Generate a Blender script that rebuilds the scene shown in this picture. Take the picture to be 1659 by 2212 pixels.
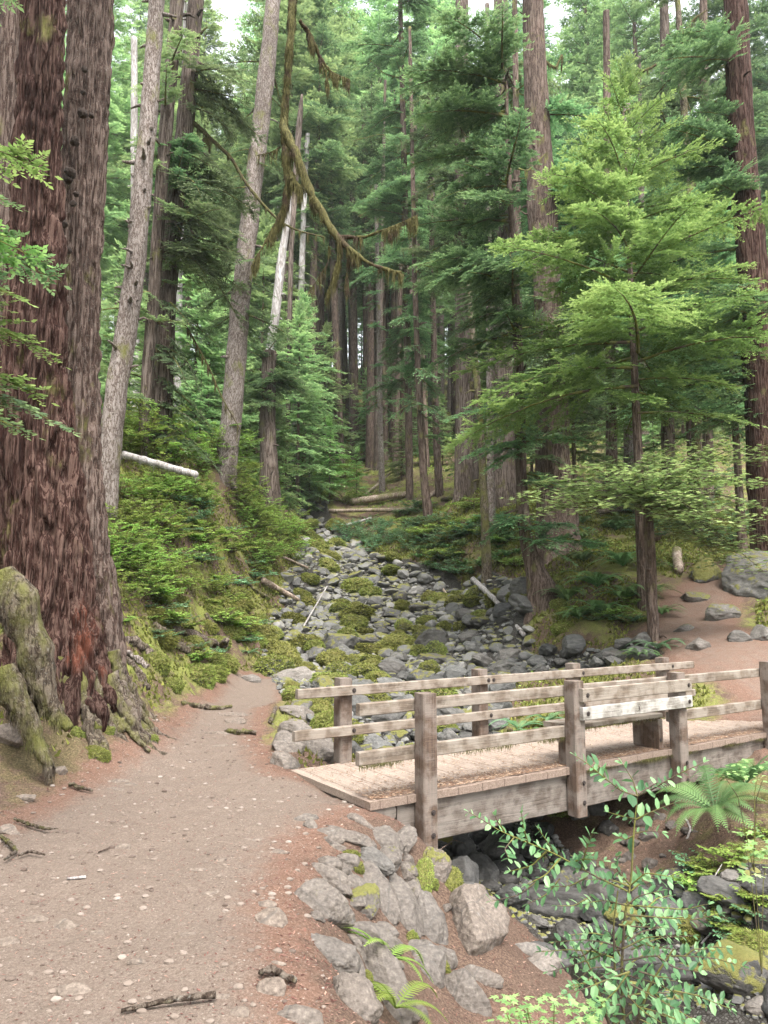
import bpy, math, random
import numpy as np
from mathutils import Vector, Matrix

for o in list(bpy.data.objects):
    bpy.data.objects.remove(o, do_unlink=True)
SC = bpy.context.scene
COL = SC.collection

# ------------------------------------------------------------------ camera
CAM_H, PITCH, FPX = 1.65, math.radians(7.1), 1597.0     # photo measured on a 1659 x 2212 grid
cam_d = bpy.data.cameras.new('camera')
cam = bpy.data.objects.new('camera', cam_d); COL.objects.link(cam)
cam.location = (0, 0, CAM_H)
cam.rotation_euler = (math.radians(90) + PITCH, 0, 0)
cam_d.sensor_fit = 'VERTICAL'; cam_d.sensor_height = 36.0; cam_d.lens = 26.0
cam_d.clip_start = 0.05; cam_d.clip_end = 1000
SC.camera = cam

# ------------------------------------------------------------------ sky, sun, exposure
SUN_EL, SUN_AZ = math.radians(62), math.radians(160)    # azimuth from +Y clockwise
w = bpy.data.worlds.new("World"); SC.world = w; w.use_nodes = True
nt = w.node_tree; nt.nodes.clear()
sky = nt.nodes.new('ShaderNodeTexSky'); sky.sky_type = 'NISHITA'; sky.sun_disc = False
sky.sun_elevation = SUN_EL; sky.sun_rotation = SUN_AZ
sky.air_density = 1.0; sky.dust_density = 3.0; sky.ozone_density = 1.0
hs = nt.nodes.new('ShaderNodeHueSaturation'); hs.inputs['Saturation'].default_value = 0.22   # thin white overcast
bg = nt.nodes.new('ShaderNodeBackground'); bg.inputs['Strength'].default_value = 0.15
ow = nt.nodes.new('ShaderNodeOutputWorld')
nt.links.new(sky.outputs[0], hs.inputs['Color']); nt.links.new(hs.outputs[0], bg.inputs['Color']); nt.links.new(bg.outputs[0], ow.inputs['Surface'])
sl = bpy.data.lights.new('sun', 'SUN'); sl.energy = 1.5; sl.angle = math.radians(35); sl.color = (1.0, 0.96, 0.9)
sun = bpy.data.objects.new('sun', sl); COL.objects.link(sun)
sd = Vector((math.sin(SUN_AZ) * math.cos(SUN_EL), math.cos(SUN_AZ) * math.cos(SUN_EL), math.sin(SUN_EL)))
sun.rotation_euler = (-sd).to_track_quat('-Z', 'Y').to_euler(); sun.location = (0, 0, 60)
SC.view_settings.view_transform = 'Standard'; SC.view_settings.look = 'None'
SC.view_settings.exposure = 2.32; SC.view_settings.gamma = 1.0
SC.cycles.max_bounces = 6; SC.cycles.diffuse_bounces = 4; SC.cycles.glossy_bounces = 2
SC.cycles.transmission_bounces = 4; SC.cycles.transparent_max_bounces = 4
SC.cycles.use_adaptive_sampling = True; SC.cycles.adaptive_threshold = 0.02
SC.cycles.use_denoising = True; SC.cycles.denoiser = 'OPENIMAGEDENOISE'
SC.cycles.caustics_reflective = False; SC.cycles.caustics_refractive = False

rnd = random.Random(7)
RN = np.random.default_rng(11)
cp, sp = math.cos(PITCH), math.sin(PITCH)

# ------------------------------------------------------------------ measuring helpers
def P(px, py, d):
    "world point seen at photo pixel (px,py) whose forward distance is d"
    u = (px - 829.5) / FPX; v = (1106 - py) / FPX
    dy = cp - v * sp; dz = sp + v * cp
    k = d / dy
    return np.array([u * k, d, CAM_H + dz * k])
def G(px, py, z):
    u = (px - 829.5) / FPX; v = (1106 - py) / FPX
    dy = cp - v * sp; dz = sp + v * cp
    k = (z - CAM_H) / dz
    return np.array([u * k, dy * k, z])

# ------------------------------------------------------------------ noise
_pr = np.random.default_rng(3)
_perm = np.concatenate([_pr.permutation(256)] * 3)
_g = _pr.normal(size=(256, 3)); _g /= np.linalg.norm(_g, axis=1)[:, None]
def perlin(p):
    i = np.floor(p).astype(int); f = p - i; i &= 255
    u = f * f * f * (f * (f * 6 - 15) + 10)
    def gr(a, b, c):
        h = _perm[_perm[_perm[(i[:, 0] + a) & 255] + ((i[:, 1] + b) & 255)] + ((i[:, 2] + c) & 255)]
        return np.einsum('ij,ij->i', _g[h], f - np.array([a, b, c]))
    x0 = gr(0,0,0) * (1-u[:,0]) + gr(1,0,0) * u[:,0]; x1 = gr(0,1,0) * (1-u[:,0]) + gr(1,1,0) * u[:,0]
    x2 = gr(0,0,1) * (1-u[:,0]) + gr(1,0,1) * u[:,0]; x3 = gr(0,1,1) * (1-u[:,0]) + gr(1,1,1) * u[:,0]
    y0 = x0 * (1-u[:,1]) + x1 * u[:,1]; y1 = x2 * (1-u[:,1]) + x3 * u[:,1]
    return y0 * (1-u[:,2]) + y1 * u[:,2]
def fbm(p, scale=1.0, octv=3, seed=0.0):
    p = np.asarray(p, float) * scale + seed * 7.31
    r = np.zeros(len(p)); a = 1.0
    for _ in range(octv):
        r += a * perlin(p); p = p * 2.03 + 5.1; a *= 0.5
    return r
def sstep(a, b, x):
    t = np.clip((x - a) / (b - a), 0, 1); return t * t * (3 - 2 * t)

# ------------------------------------------------------------------ mesh building
def mesh(name, V, quads=None, tris=None, mat=None, smooth=True, attrs=None, mats=None, midx=None):
    me = bpy.data.meshes.new(name)
    V = np.asarray(V, np.float32)
    nq = 0 if quads is None else len(quads); ntr = 0 if tris is None else len(tris)
    me.vertices.add(len(V)); me.vertices.foreach_set('co', V.ravel())
    idx = []; starts = []; tot = []
    if nq: idx.append(np.asarray(quads, np.int32).ravel()); starts.append(np.arange(nq) * 4); tot.append(np.full(nq, 4))
    if ntr: idx.append(np.asarray(tris, np.int32).ravel()); starts.append(nq * 4 + np.arange(ntr) * 3); tot.append(np.full(ntr, 3))
    idx = np.concatenate(idx); starts = np.concatenate(starts).astype(np.int32); tot = np.concatenate(tot).astype(np.int32)
    me.loops.add(len(idx)); me.loops.foreach_set('vertex_index', idx)
    me.polygons.add(nq + ntr); me.polygons.foreach_set('loop_start', starts); me.polygons.foreach_set('loop_total', tot)
    me.polygons.foreach_set('use_smooth', np.full(nq + ntr, smooth))
    for m in (mats or ([mat] if mat else [])): me.materials.append(m)
    if midx is not None: me.polygons.foreach_set('material_index', np.asarray(midx, np.int32))
    me.update(calc_edges=True)
    for k, a in (attrs or {}).items():
        a = np.asarray(a, np.float32)
        if a.ndim == 1:
            at = me.attributes.new(k, 'FLOAT', 'POINT'); at.data.foreach_set('value', a)
        else:
            at = me.attributes.new(k, 'FLOAT_COLOR', 'POINT'); at.data.foreach_set('color', a.ravel())
    return me
def obj(name, me, parent=None):
    o = bpy.data.objects.new(name, me); COL.objects.link(o)
    if parent is not None: o.parent = parent
    return o
def tag(o, label=None, cat=None, group=None, kind=None):
    if label: o['label'] = label
    if cat: o['category'] = cat
    if group: o['group'] = group
    if kind: o['kind'] = kind
    return o
def thing(name, label, cat, loc=(0, 0, 0), group=None):
    o = bpy.data.objects.new(name, None); COL.objects.link(o); o.location = loc; o.empty_display_size = .2
    return tag(o, label, cat, group)
class MB:
    "collects arrays for one mesh"
    def __init__(s): s.V = []; s.Q = []; s.T = []; s.A = []; s.n = 0
    def add(s, V, Q=None, T=None, tone=0.5):
        V = np.asarray(V, float); s.V.append(V)
        if Q is not None and len(Q): s.Q.append(np.asarray(Q) + s.n)
        if T is not None and len(T): s.T.append(np.asarray(T) + s.n)
        s.A.append(np.full(len(V), tone) if np.isscalar(tone) else tone); s.n += len(V)
    def build(s, name, mat, smooth=True):
        return mesh(name, np.concatenate(s.V), np.concatenate(s.Q) if s.Q else None, np.concatenate(s.T) if s.T else None,
                    mat, smooth, {'tone': np.concatenate(s.A)})
def resample(pts, n):
    pts = np.asarray(pts, float)
    s = np.concatenate([[0], np.cumsum(np.linalg.norm(np.diff(pts[:, :3], axis=0), axis=1))])
    t = np.linspace(0, s[-1], n)
    out = np.stack([np.interp(t, s, pts[:, k]) for k in range(pts.shape[1])], 1)
    k = max(1, n // (len(pts) * 3))
    if len(pts) > 2 and n > 6:
        for _ in range(k):
            o2 = out.copy(); o2[1:-1] = (out[:-2] + 2 * out[1:-1] + out[2:]) / 4; out = o2
    return out
def tube(pts, rad, sides=8, cap=True, rough=0.0, seed=0):
    pts = np.asarray(pts, float); rad = np.asarray(rad, float) * np.ones(len(pts)); n = len(pts)
    t = np.gradient(pts, axis=0); t /= np.linalg.norm(t, axis=1)[:, None] + 1e-9
    ref = np.array([0, 0, 1.0]) if abs(t[:, 2].mean()) < .8 else np.array([0, 1.0, 0])
    a = np.cross(t, ref); a /= np.linalg.norm(a, axis=1)[:, None] + 1e-9
    b = np.cross(t, a)
    th = np.arange(sides) / sides * 2 * math.pi
    r = rad[:, None] * np.ones((n, sides))
    V = pts[:, None, :] + r[..., None] * (np.cos(th)[None, :, None] * a[:, None, :] + np.sin(th)[None, :, None] * b[:, None, :])
    if rough:
        nn = fbm(V.reshape(-1, 3), 1.0 / max(rad.max() * 2.0, .02), 4, seed).reshape(n, sides)
        r = r * (1 + rough * nn)
        V = pts[:, None, :] + r[..., None] * (np.cos(th)[None, :, None] * a[:, None, :] + np.sin(th)[None, :, None] * b[:, None, :])
    V = V.reshape(-1, 3)
    i = np.arange(n - 1)[:, None] * sides; j = np.arange(sides)[None, :]; j2 = (j + 1) % sides
    Q = np.stack([i + j, i + j2, i + sides + j2, i + sides + j], -1).reshape(-1, 4)
    T = None
    if cap:
        V = np.vstack([V, pts[:1], pts[-1:]]); c0, c1 = len(V) - 2, len(V) - 1
        k = np.arange(sides); k2 = (k + 1) % sides; e = (n - 1) * sides
        T = np.vstack([np.stack([k2, k, np.full(sides, c0)], 1), np.stack([e + k, e + k2, np.full(sides, c1)], 1)])
    return V, Q, T
def box(mn, mx, M=None, bev=0.0):
    "box with chamfered edges (24 verts)"
    mn = np.array(mn, float); mx = np.array(mx, float); c = (mn + mx) / 2; h = (mx - mn) / 2
    b = min(bev, h.min() * .45) if bev else h.min() * 1e-3
    V = []; 
    for ax in range(3):
        for s in (-1, 1):
            o1, o2 = [k for k in range(3) if k != ax]
            for (p, q) in ((-1, -1), (1, -1), (1, 1), (-1, 1)):
                v = np.zeros(3); v[ax] = s * h[ax]; v[o1] = p * (h[o1] - b); v[o2] = q * (h[o2] - b); V.append(v)
    V = np.array(V)
    F = []
    for f in range(6):
        q = [f * 4 + k for k in range(4)]; F.append(q)
    def vid(ax, s, sg):   # vertex on face (ax,s) with corner signs sg
        o = [k for k in range(3) if k != ax]; lst = [(-1, -1), (1, -1), (1, 1), (-1, 1)]
        return (ax * 2 + (s > 0)) * 4 + lst.index((sg[o[0]], sg[o[1]]))
    T = []
    for a1, a2 in ((0, 1), (0, 2), (1, 2)):
        a3 = 3 - a1 - a2
        for s1 in (-1, 1):
            for s2 in (-1, 1):
                sg1 = [0, 0, 0]; sg1[a1] = s1; sg1[a2] = s2; sg1[a3] = -1; sg2 = list(sg1); sg2[a3] = 1
                F.append([vid(a1, s1, sg1), vid(a1, s1, sg2), vid(a2, s2, sg2), vid(a2, s2, sg1)])
    for s in [(x, y, z) for x in (-1, 1) for y in (-1, 1) for z in (-1, 1)]:
        T.append([vid(0, s[0], s), vid(1, s[1], s), vid(2, s[2], s)])
    F = np.array(F); T = np.array(T)
    for arr in (F, T):
        for r in arr:
            nn = np.cross(V[r[1]] - V[r[0]], V[r[2]] - V[r[0]])
            if nn @ V[r].mean(0) < 0: r[:] = r[::-1].copy()
    V = V + c
    if M is not None: V = V @ np.array(M)[:3, :3].T + np.array(M)[:3, 3]
    return V, F, T

# ------------------------------------------------------------------ materials
def newmat(name):
    m = bpy.data.materials.new(name); m.use_nodes = True
    n = m.node_tree; n.nodes.clear()
    out = n.nodes.new('ShaderNodeOutputMaterial')
    return m, n, out
class N:
    "tiny node helper"
    def __init__(s, name):
        s.m, s.t, s.out = newmat(name); s.L = s.t.links.new
    def node(s, typ, **kw):
        nd = s.t.nodes.new(typ)
        for k, v in kw.items():
            if k.startswith('i_'): s.set(nd, k[2:], v)
            else: setattr(nd, k, v)
        return nd
    def set(s, nd, key, v):
        sock = nd.inputs[int(key)] if key.isdigit() else nd.inputs[key]
        if isinstance(v, bpy.types.NodeSocket): s.L(v, sock)
        else: sock.default_value = v
    def coords(s, kind='Object', scale=(1, 1, 1)):
        tc = s.node('ShaderNodeTexCoord'); mp = s.node('ShaderNodeMapping'); mp.inputs['Scale'].default_value = scale
        s.L(tc.outputs[kind], mp.inputs['Vector']); return mp.outputs[0]
    def pos(s, scale=(1, 1, 1)):
        g = s.node('ShaderNodeNewGeometry'); mp = s.node('ShaderNodeMapping'); mp.inputs['Scale'].default_value = scale
        s.L(g.outputs['Position'], mp.inputs['Vector']); return mp.outputs[0]
    def noise(s, vec, scale, detail=4, rough=.55, dist=0.0):
        nd = s.node('ShaderNodeTexNoise'); s.L(vec, nd.inputs['Vector'])
        nd.inputs['Scale'].default_value = scale; nd.inputs['Detail'].default_value = detail
        nd.inputs['Roughness'].default_value = rough; nd.inputs['Distortion'].default_value = dist
        return nd.outputs['Fac']
    def voro(s, vec, scale, feature='F1', out='Distance', rand=1.0):
        nd = s.node('ShaderNodeTexVoronoi'); nd.feature = feature; s.L(vec, nd.inputs['Vector'])
        nd.inputs['Scale'].default_value = scale; nd.inputs['Randomness'].default_value = rand
        return nd.outputs[out]
    def ramp(s, fac, stops):
        nd = s.node('ShaderNodeValToRGB'); s.L(fac, nd.inputs['Fac'])
        e = nd.color_ramp.elements
        while len(e) < len(stops): e.new(0.5)
        for k, (p, c) in enumerate(stops):
            e[k].position = p; e[k].color = (*c, 1) if len(c) == 3 else c
        return nd.outputs['Color']
    def mr(s, x, a, b, c=0.0, d=1.0):
        nd = s.node('ShaderNodeMapRange'); nd.interpolation_type = 'SMOOTHSTEP'
        s.L(x, nd.inputs['Value'])
        for k, v in (('From Min', a), ('From Max', b), ('To Min', c), ('To Max', d)):
            nd.inputs[k].default_value = v
        return nd.outputs[0]
    def math(s, op, a, b=None, clamp=False):
        nd = s.node('ShaderNodeMath', operation=op); nd.use_clamp = clamp
        s.set(nd, '0', a)
        if b is not None: s.set(nd, '1', b)
        return nd.outputs[0]
    def mix(s, fac, a, b, blend='MIX'):
        nd = s.node('ShaderNodeMix'); nd.data_type = 'RGBA'; nd.blend_type = blend
        for sock, v in ((nd.inputs[0], fac), (nd.inputs[6], a), (nd.inputs[7], b)):
            if isinstance(v, bpy.types.NodeSocket): s.L(v, sock)
            else: sock.default_value = (*v, 1) if isinstance(v, tuple) and len(v) == 3 else v
        return nd.outputs[2]
    def attr(s, name, typ='GEOMETRY', out='Fac'):
        nd = s.node('ShaderNodeAttribute'); nd.attribute_name = name; nd.attribute_type = typ
        return nd.outputs[out]
    def bump(s, h, strength=.5, dist=.02, normal=None):
        nd = s.node('ShaderNodeBump'); nd.inputs['Strength'].default_value = strength; nd.inputs['Distance'].default_value = dist
        s.L(h, nd.inputs['Height'])
        if normal is not None: s.L(normal, nd.inputs['Normal'])
        return nd.outputs[0]
    def up(s):
        g = s.node('ShaderNodeNewGeometry'); x = s.node('ShaderNodeSeparateXYZ'); s.L(g.outputs['Normal'], x.inputs[0]); return x.outputs[2]
    def rand(s):
        return s.node('ShaderNodeObjectInfo').outputs['Random']
    def finish(s, col, rough=.9, normal=None, spec=.25):
        b = s.node('ShaderNodeBsdfPrincipled')
        s.set(b, 'Base Color', col if isinstance(col, bpy.types.NodeSocket) else (*col, 1))
        s.set(b, 'Roughness', rough); s.set(b, 'Specular IOR Level', spec)
        if normal is not None: s.L(normal, b.inputs['Normal'])
        s.L(b.outputs[0], s.out.inputs[0]); return s.m

MOSS_A, MOSS_B = (.075, .082, .022), (.20, .195, .058)
def m_bark(name, dark, mid, light, moss=0.0, scale=9.0, stretch=.16, lich=0.0, bump=.9, patch=None):
    n = N(name)
    v = n.coords('Object', (1, 1, stretch))
    warp = n.noise(v, 3, 3)
    rg = n.math('ABSOLUTE', n.math('SUBTRACT', n.noise(v, scale * 1.15, 4, .6, .35), .5))
    f1 = n.mr(rg, .0, .09)
    nz = n.noise(v, scale * 2.6, 7, .74, .25)
    fine = n.noise(n.coords('Object', (1, 1, .38)), scale * 6, 5, .75)
    h = n.math('ADD', n.math('MULTIPLY', f1, .34), n.math('ADD', n.math('MULTIPLY', nz, .95), n.math('MULTIPLY', fine, .55)))
    col = n.ramp(n.math('MULTIPLY', h, .72), [(0.42, dark), (.62, mid), (.84, light)])
    big = n.noise(n.coords('Object', (1, 1, .3)), 1.3, 3)
    col = n.mix(n.mr(big, .35, .7, 0, .45), col, dark)
    if lich:
        l = n.mr(n.noise(n.coords('Object'), scale * 3.2, 5, .7), .56, .68)
        col = n.mix(n.math('MULTIPLY', l, lich), col, (.42, .42, .38))
    if patch:
        for (pc, pr) in patch:
            g = n.node('ShaderNodeNewGeometry'); vm = n.node('ShaderNodeVectorMath', operation='DISTANCE')
            sc = n.node('ShaderNodeVectorMath', operation='MULTIPLY'); n.L(g.outputs['Position'], sc.inputs[0]); sc.inputs[1].default_value = (1, .3, .42)
            n.L(sc.outputs[0], vm.inputs[0]); vm.inputs[1].default_value = (pc[0], pc[1] * .3, pc[2] * .42)
            dd = n.math('ADD', vm.outputs['Value'], n.math('MULTIPLY', n.math('SUBTRACT', nz, .5), .35))
            col = n.mix(n.mr(dd, pr * 1.15, pr * .5, 0, .9), col, n.ramp(nz, [(.35, (.04, .014, .009)), (.5, (.17, .055, .032)), (.68, (.32, .14, .09))]))
    if moss:
        mm = n.noise(n.coords('Object', (1, 1, .6)), 2.2, 5, .65)
        mf = n.mr(mm, .62 - .25 * moss, .78 - .2 * moss)
        col = n.mix(n.math('MULTIPLY', mf, .85), col, n.mix(fine, MOSS_A, MOSS_B))
    return n.finish(col, .95, n.bump(h, bump, .035), .12)
BARK_RED = m_bark('bark_red', (.012, .005, .004), (.045, .020, .015), (.14, .088, .07), .12, 16, .07, .0, 1.0,
                  patch=[(tuple(P(162, 1300, 7.7)), .15), (tuple(P(172, 1345, 7.7)), .13), (tuple(P(158, 1395, 7.7)), .12), (tuple(P(240, 1330, 7.9)), .10), (tuple(P(215, 1430, 7.8)), .11)])
BARK_GREY = m_bark('bark_grey', (.018, .011, .009), (.072, .045, .035), (.185, .138, .115), .25, 14, .08, .25)
BARK_LIGHT = m_bark('bark_light', (.045, .032, .026), (.15, .115, .096), (.31, .27, .245), .3, 14, .3, .6)
BARK_DARK = m_bark('bark_dark', (.022, .015, .012), (.082, .054, .042), (.18, .135, .11), .3, 9, .12, .15)
BARK_BROWN = m_bark('bark_brown', (.018, .013, .010), (.078, .056, .045), (.185, .148, .125), .25, 10, .08, .1)
BARK_MOSSY = m_bark('bark_mossy', (.02, .015, .011), (.078, .058, .042), (.18, .148, .11), .7, 14, .3, .3)
BARK_WHITE = m_bark('bark_white', (.11, .09, .08), (.27, .245, .23), (.45, .43, .415), .1, 9, .12, .5, .5)
BARK_ROOT = m_bark('bark_root', (.02, .014, .011), (.08, .058, .044), (.19, .155, .125), .5, 12, .5, .25)
WOODLOG = m_bark('log_bark', (.10, .07, .05), (.27, .20, .155), (.48, .40, .33), .45, 8, .4, .3, .6)

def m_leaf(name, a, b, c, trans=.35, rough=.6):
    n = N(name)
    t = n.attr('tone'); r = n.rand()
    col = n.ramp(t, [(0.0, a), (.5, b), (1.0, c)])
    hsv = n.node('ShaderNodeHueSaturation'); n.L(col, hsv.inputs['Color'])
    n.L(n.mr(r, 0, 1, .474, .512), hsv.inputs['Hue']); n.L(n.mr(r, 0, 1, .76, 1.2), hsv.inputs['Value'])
    dif = n.node('ShaderNodeBsdfPrincipled'); n.L(hsv.outputs[0], dif.inputs['Base Color']); dif.inputs['Roughness'].default_value = rough
    dif.inputs['Specular IOR Level'].default_value = .3
    tr = n.node('ShaderNodeBsdfTranslucent'); n.L(hsv.outputs[0], tr.inputs['Color'])
    mx = n.node('ShaderNodeMixShader'); mx.inputs[0].default_value = trans
    n.L(dif.outputs[0], mx.inputs[1]); n.L(tr.outputs[0], mx.inputs[2]); n.L(mx.outputs[0], n.out.inputs[0])
    return n.m
LEAF_HEM = m_leaf('hemlock_needles', (.036, .078, .034), (.115, .22, .095), (.25, .40, .165), .38)
LEAF_DARK = m_leaf('dark_needles', (.040, .068, .030), (.105, .165, .074), (.20, .28, .125), .38)
LEAF_FAR_LIT = m_leaf('far_lit_needles', (.085, .165, .068), (.19, .315, .125), (.32, .46, .18), .5)  # needle green lightened so the colour carries the light of the open background
LEAF_BRIGHT = m_leaf('bright_needles', (.06, .13, .035), (.165, .31, .085), (.33, .50, .16), .45)
LEAF_FERN = m_leaf('fern_leaf', (.03, .07, .03), (.085, .165, .052), (.17, .28, .095))
LEAF_SHRUB = m_leaf('shrub_leaf', (.09, .16, .035), (.19, .31, .06), (.32, .46, .10), .45)
LEAF_MAPLE = m_leaf('maple_leaf', (.11, .20, .07), (.25, .38, .13), (.42, .55, .22), .4, .45)
LEAF_HUCK = m_leaf('huckleberry_leaf', (.05, .125, .055), (.10, .22, .10), (.22, .37, .19), .35, .45)
LEAF_HB = m_leaf('paired_leaf', (.045, .10, .042), (.10, .195, .08), (.22, .34, .16), .4, .4)
LEAF_MOSS = m_leaf('moss_tuft', MOSS_A, (.15, .185, .04), (.29, .33, .075), .3, .9)
LEAF_TAN = m_leaf('dead_needle', (.06, .028, .018), (.17, .088, .058), (.38, .27, .19), .1, .9)
LIMB = None
def m_limb():
    n = N('mossy_limb')
    v = n.coords('Object'); a = n.noise(v, 4, 4); f = n.noise(v, 60, 3)
    col = n.mix(n.mr(a, .4, .58), n.mix(f, (.03, .022, .016), (.12, .09, .07)), n.mix(f, MOSS_A, MOSS_B))
    return n.finish(col, .95, n.bump(f, .6, .01), .1)
LIMB = m_limb()
def m_mosslimb():
    n = N('hanging_moss')
    v = n.coords('Object', (1, 1, .3)); a = n.noise(n.coords('Object'), 5, 4); f = n.noise(v, 70, 4, .7)
    base = n.ramp(f, [(.3, (.022, .02, .009)), (.5, (.068, .062, .024)), (.72, (.155, .143, .06))])
    col = n.mix(n.mr(a, .5, .66), base, n.ramp(f, [(.35, (.022, .015, .01)), (.65, (.085, .062, .042))]))
    return n.finish(col, .95, n.bump(f, .8, .02), .1)
MOSSLIMB = m_mosslimb()

def m_rock():
    n = N('creek_stone')
    v = n.coords('Object'); p = n.pos()
    mossp = n.attr('moss', 'OBJECT'); shade = n.attr('shade', 'OBJECT'); dirt = n.attr('warm', 'OBJECT')
    big = n.noise(p, 3.0, 5, .6); fine = n.noise(p, 38, 5, .7); spk = n.noise(p, 120, 2)
    lay = n.noise(n.pos((1, 1, 4.5)), 6, 4, .6, .5)
    g = n.ramp(n.math('ADD', n.math('MULTIPLY', big, .5), n.math('MULTIPLY', fine, .5)), [(.3, (.028, .029, .028)), (.5, (.066, .067, .064)), (.7, (.135, .132, .125))])
    g = n.mix(n.math('MULTIPLY', n.mr(lay, .45, .62), .35), g, (.17, .16, .148))
    g = n.mix(dirt, g, n.ramp(fine, [(.3, (.075, .056, .044)), (.55, (.165, .130, .104)), (.75, (.28, .232, .19))]))
    li = n.mr(n.noise(p, 9, 6, .7), .62, .70)
    g = n.mix(n.math('MULTIPLY', li, .35), g, (.26, .26, .245))
    g = n.mix(n.math('MULTIPLY', n.mr(n.voro(n.pos((1, 1.3, .8)), 2.6, 'DISTANCE_TO_EDGE'), .02, .0), .5), g, (.06, .055, .05))
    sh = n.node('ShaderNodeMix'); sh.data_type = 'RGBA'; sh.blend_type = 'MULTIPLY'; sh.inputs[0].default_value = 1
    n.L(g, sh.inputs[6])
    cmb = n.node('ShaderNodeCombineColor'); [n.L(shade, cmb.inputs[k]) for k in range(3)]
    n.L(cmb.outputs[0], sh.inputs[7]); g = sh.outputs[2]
    up = n.up()
    mf = n.math('ADD', n.math('MULTIPLY', up, .33), n.math('ADD', n.math('MULTIPLY', n.math('SUBTRACT', n.noise(p, 7, 5, .65), .5), 1.3), n.math('MULTIPLY', n.math('SUBTRACT', mossp, .70), 1.0)))
    mk = n.mr(mf, .08, .22)
    mc = n.mix(n.noise(p, 55, 4, .7), (.05, .053, .017), (.185, .175, .050))
    mc = n.mix(n.mr(n.noise(p, 5, 3), .5, .7, 0, .5), mc, (.13, .10, .035))
    col = n.mix(mk, g, mc)
    hgt = n.math('ADD', n.math('MULTIPLY', fine, .6), n.math('MULTIPLY', mk, n.math('ADD', .6, n.noise(p, 90, 3, .7))))
    return n.finish(col, n.mix(mk, (.72, .72, .72), (1, 1, 1)), n.bump(hgt, .6, .02, n.bump(lay, .35, .03)), .3)
ROCK = m_rock()

def m_ground():
    n = N('forest_floor')
    p = n.pos()
    mk = n.attr('mask', out='Color'); sx = n.node('ShaderNodeSeparateColor'); n.L(mk, sx.inputs[0])
    path, creek, litter = sx.outputs[0], sx.outputs[1], sx.outputs[2]
    n1 = n.noise(p, .9, 4); n2 = n.noise(p, 7, 6, .65); n3 = n.noise(p, 60, 5, .75); n4 = n.noise(p, 200, 3, .7)
    cell = n.voro(p, 70, 'F1', 'Color'); cd = n.voro(p, 70, 'F1', 'Distance')
    cs = n.node('ShaderNodeSeparateColor'); n.L(cell, cs.inputs[0])
    # moss and duff
    moss = n.ramp(n3, [(.28, (.05, .052, .018)), (.5, (.125, .138, .034)), (.72, (.25, .235, .075))])
    duff = n.ramp(n3, [(.28, (.025, .017, .012)), (.5, (.085, .055, .04)), (.72, (.20, .14, .105))])
    forest = n.mix(n.mr(n.math('ADD', n.math('MULTIPLY', n1, .55), n.math('MULTIPLY', n2, .45)), .44, .56), duff, moss)
    forest = n.mix(litter, forest, duff)
    # trodden dirt
    red = n.ramp(n.math('ADD', n.math('MULTIPLY', n3, .6), n.math('MULTIPLY', n4, .4)), [(.3, (.05, .027, .018)), (.5, (.125, .073, .052)), (.72, (.25, .172, .135))])
    gry = n.ramp(n.math('ADD', n.math('MULTIPLY', n3, .5), n.math('MULTIPLY', n4, .5)), [(.3, (.066, .047, .036)), (.5, (.131, .100, .080)), (.72, (.232, .19, .16))])
    dirt = n.mix(n.mr(n.math('ADD', path, n.math('MULTIPLY', n.math('SUBTRACT', n2, .5), .5)), .55, .95), red, gry)
    peb = n.math('MULTIPLY', n.mr(cd, .42, .30), n.mr(cs.outputs[0], .80, .84))
    dirt = n.mix(peb, dirt, n.ramp(cs.outputs[1], [(0, (.10, .08, .065)), (1, (.25, .205, .17))]))
    # creek gravel
    cg = n.voro(p, 38, 'F1', 'Color'); cgd = n.voro(p, 38, 'DISTANCE_TO_EDGE'); cgs = n.node('ShaderNodeSeparateColor'); n.L(cg, cgs.inputs[0])
    grav = n.mix(n.mr(cgd, .0, .25), (.018, .015, .012), n.ramp(n.math('MULTIPLY', cgs.outputs[0], n3), [(0, (.03, .028, .025)), (.4, (.085, .08, .072)), (.8, (.17, .16, .15))]))
    edge = n.math('MULTIPLY', n.math('SUBTRACT', n2, .5), .9)
    col = n.mix(n.mr(n.math('ADD', path, edge), .22, .48), forest, dirt)
    col = n.mix(n.mr(n.math('ADD', creek, edge), .42, .58), col, grav)
    h = n.math('ADD', n.math('MULTIPLY', n3, .6), n.math('ADD', n.math('MULTIPLY', n4, .35), n.math('MULTIPLY', peb, .5)))
    return n.finish(col, .96, n.bump(h, .7, .02, n.bump(n2, .4, .06)), .15)
GROUND = m_ground()

def m_timber(name, base, dark, grey, amt, mossy=.4, cc='Object', st=(.7, 16, 16)):
    n = N(name)
    v = n.coords(cc, st)
    g = n.noise(v, 3.0, 6, .65, .3); f = n.noise(n.coords(cc, (1.5, 60, 60)), 3, 3, .6)
    blot = n.noise(n.coords(cc), 5, 5, .6)
    col = n.mix(n.mr(n.math('ADD', n.math('MULTIPLY', g, .6), n.math('MULTIPLY', f, .4)), .35, .62), dark, base)
    col = n.mix(n.math('MULTIPLY', n.mr(blot, .38, .6), amt), col, n.mix(f, grey, tuple(min(1, c * 1.9) for c in grey)))
    col = n.mix(n.mr(n.noise(n.coords(cc), 11, 5, .7), .64, .76, 0, mossy), col, (.09, .085, .03))
    return n.finish(col, .9, n.bump(n.math('ADD', g, n.math('MULTIPLY', f, .5)), .6, .008), .2)
T_RAIL = m_timber('rail_timber', (.165, .128, .098), (.075, .056, .041), (.20, .175, .148), .6)
T_POST = m_timber('post_timber', (.115, .078, .058), (.05, .034, .025), (.17, .148, .13), .5, .3, st=(16, 16, .7))
T_BEAM = m_timber('beam_timber', (.125, .10, .083), (.055, .043, .034), (.17, .15, .132), .5, .4)
T_PALE = m_timber('pale_timber', (.25, .228, .20), (.10, .086, .07), (.27, .255, .235), .8, .25)
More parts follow.
